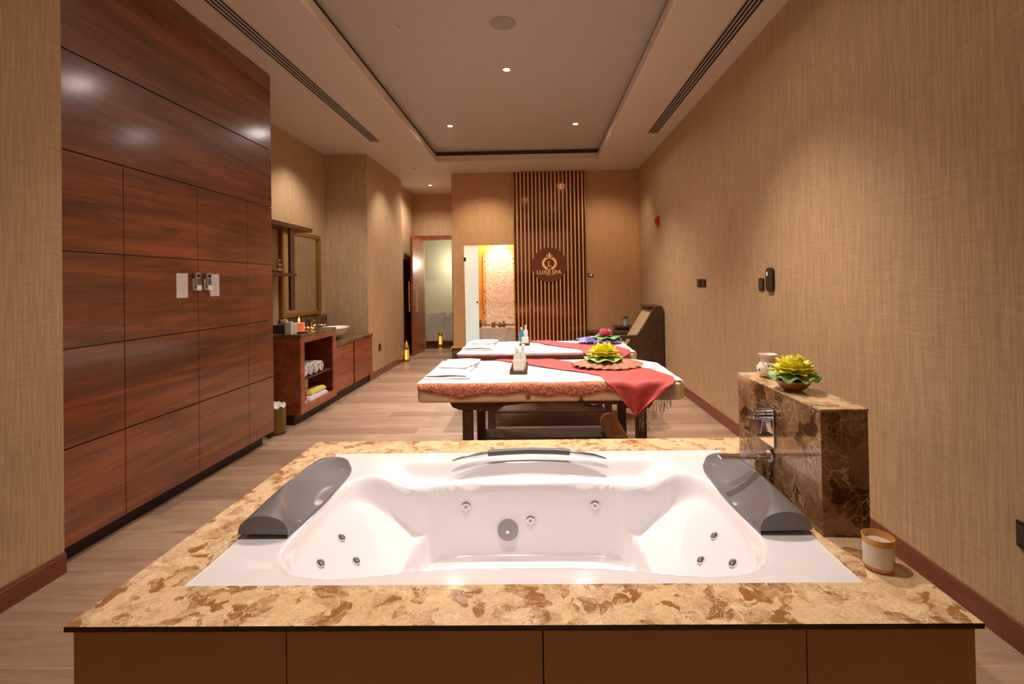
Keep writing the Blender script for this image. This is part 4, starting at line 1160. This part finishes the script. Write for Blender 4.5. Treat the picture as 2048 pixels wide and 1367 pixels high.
def downlight_obj(x, y, z, label):
    t = thing('ceiling_downlight', label, 'downlight', (x, y, z), 'round recessed ceiling downlights')
    obj('trim_ring', MB().lathe([(.030, -.001), (.045, -.001), (.047, -.005), (.034, -.009), (.030, -.004)], (x, y, z), 28), M_white, t, smooth=True)
    obj('lamp_face', MB().lathe([(0, -.004), (.030, -.004)], (x, y, z), 24), M_lamp, t)
    return t
def spot(x, y, z, power, angle=150, blend=.6, col=(1., .89, .79), size=.04, tgt=None, name='spot_lamp'):
    l = bpy.data.lights.new(name, 'SPOT'); l.energy = power; l.spot_size = math.radians(angle); l.spot_blend = blend; l.color = col; l.shadow_soft_size = size
    o_ = bpy.data.objects.new(name, l); COL.objects.link(o_); o_.location = (x, y, z)
    if tgt: o_.rotation_euler = (Vector(tgt)-Vector((x, y, z))).to_track_quat('-Z', 'Y').to_euler()
    return o_
def area(x, y, z, sx_, sy_, power, col, tgt, name='area_lamp'):
    l = bpy.data.lights.new(name, 'AREA'); l.shape = 'RECTANGLE'; l.size = sx_; l.size_y = sy_; l.energy = power; l.color = col
    o_ = bpy.data.objects.new(name, l); COL.objects.link(o_); o_.location = (x, y, z)
    o_.rotation_euler = (Vector(tgt)-Vector((x, y, z))).to_track_quat('-Z', 'Y').to_euler(); return o_
DL = [(-.269, 4.78, 'downlight nearest the bathtub, in the middle of the raised ceiling'),
      (-1.14, 6.45, 'left downlight of the far pair in the raised ceiling'),
      (.556, 6.48, 'right downlight of the far pair in the raised ceiling')]
DLo = [(-1.14, 3.1, 'left downlight above the bathtub, out of view'), (.556, 3.1, 'right downlight above the bathtub, out of view'), (-.269, 1.7, 'middle downlight above the bathtub, out of view')]
def down(x, y, z, p):
    spot(x, y, z, p*1.9, 98, 1.)                  # main beam
    spot(x, y, z, p*.12, 166, .5, size=.07)                 # spill up to the cut-off of the tray rim
for x, y, lb in DL:
    downlight_obj(x, y, CU, lb); down(x, y, CU-.02, 200)
for x, y, lb in DLo:
    downlight_obj(x, y, CU, lb)
down(-1.14, 3.1, CU-.02, 110); down(.556, 3.1, CU-.02, 190); down(-.269, 1.7, CU-.02, 110)
downlight_obj(-2.09, 9.48, C, 'downlight in the hallway ceiling by the open door'); spot(-2.09, 9.48, C-.02, 120, 150, .8)
spk = thing('ceiling_speaker', 'round grey ceiling speaker in the raised ceiling', 'speaker', (-.245, 3.93, CU))
obj('speaker_grille', MB().lathe([(0, -.007), (.09, -.007), (.105, -.004), (.108, -.001)], (-.245, 3.93, CU), 40), mat('speaker_grey', (150, 140, 132), .6), spk, smooth=True)
obj('centre_dot', MB().lathe([(0, -.010), (.008, -.010), (.009, -.007)], (-.245, 3.93, CU), 12), M_greyp, spk)
for (x, y, z, r, lb) in [(-1.108, 3.925, CU, .022, 'tiny sprinkler cap in the raised ceiling, left of the speaker'), (.57, 5.63, CU, .035, 'small round sensor in the raised ceiling, right side'), (-2.05, 8.07, C, .030, 'small dark sprinkler head in the ceiling before the hallway')]:
    t = thing('ceiling_sensor', lb, 'ceiling sensor', (x, y, z))
    obj('sensor_plate', MB().lathe([(0, -.006), (r*.8, -.006), (r, -.001)], (x, y, z), 20), M_ceil if z == CU else M_greyp, t, smooth=True)
    obj('sensor_tip', MB().cyl((x, y, z-.006), (x, y, z-.018), r*.3, n=10), M_greyp, t)

# ------------------------------------------------------------------ lighting
area(0, -1.2, 2.6, 2.6, 1.6, 7, (1., .86, .74), (0, 3.5, .6), 'soft_fill_lamp')
area(-.3, 4.0, 3.38, 2.0, 5.0, 3, (1., .84, .68), (-.3, 4.0, 0), 'ceiling_fill_lamp')
area(-.3, 3.0, 2.2, 2.6, 5.0, 2, (1., .86, .76), (-.3, 3.0, 4.0), 'uplight_fill_lamp')
# added spots without fixtures, aimed to brighten the walls
for (x, y, tx, ty, p) in [(.5, 5.2, 1.8, 5.6, 55), (.5, 3.2, 1.8, 3.3, 90)]:
    spot(x, y, CU-.02, p, 66, 1., tgt=(tx, ty, -.6))
spot(-.9, 7.5, C-.03, 110, 95, .9, (1., .84, .66), tgt=(-.9, 8.6, .8))
spot(1.15, 7.4, C-.03, 60, 95, .9, (1., .80, .56), tgt=(1.2, 8.6, .8))
spot(-1.8, 7.6, C-.03, 75, 90, .8, tgt=(-2.6, 8.1, .8))
spot(-2.5, 5.9, C-.03, 100, 100, .8, tgt=(-2.9, 6.3, .8))
l = bpy.data.lights.new('alcove_lamp', 'POINT'); l.energy = 28; l.color = (1., .9, .78); l.shadow_soft_size = .08
o_ = bpy.data.objects.new('alcove_lamp', l); COL.objects.link(o_); o_.location = (-.75, 9.0, 2.25)
l = bpy.data.lights.new('bathroom_lamp', 'POINT'); l.energy = 20; l.color = (1., .97, .82); l.shadow_soft_size = .15
o_ = bpy.data.objects.new('bathroom_lamp', l); COL.objects.link(o_); o_.location = (-1.95, 10.9, 1.9)

wd = bpy.data.worlds.new('world'); sc.world = wd; wd.use_nodes = True
wd.node_tree.nodes['Background'].inputs['Color'].default_value = (.9, .8, .7, 1); wd.node_tree.nodes['Background'].inputs['Strength'].default_value = .1

# ------------------------------------------------------------------ camera
yaw, pitch, roll = .0175, .0092, .0166
cyw, syw = math.cos(yaw), math.sin(yaw)
R = Matrix.Rotation(yaw, 3, 'Z') @ Matrix.Rotation(pitch, 3, 'X') @ Matrix.Rotation(roll, 3, 'Y')
right, fwd, up = R.col[0], R.col[1], R.col[2]
cam = bpy.data.cameras.new('camera'); co = bpy.data.objects.new('camera', cam); COL.objects.link(co)
mw = Matrix(((right.x, up.x, -fwd.x, 0), (right.y, up.y, -fwd.y, 0), (right.z, up.z, -fwd.z, H), (0, 0, 0, 1)))
co.matrix_world = mw
cam.sensor_width = 36; cam.sensor_fit = 'HORIZONTAL'; cam.lens = 959.93/2048*36
cam.shift_x = (1024-1057.1)/2048; cam.shift_y = (556.27-683.5)/2048
cam.clip_start = .05; cam.clip_end = 60
sc.camera = co
sc.view_settings.view_transform = 'Standard'
try: sc.view_settings.look = 'None'
except Exception: pass
sc.view_settings.exposure = 0
sc.cycles.max_bounces = 8; sc.cycles.diffuse_bounces = 5
sc.cycles.sample_clamp_indirect = 4
sc.cycles.caustics_reflective = False; sc.cycles.caustics_refractive = False
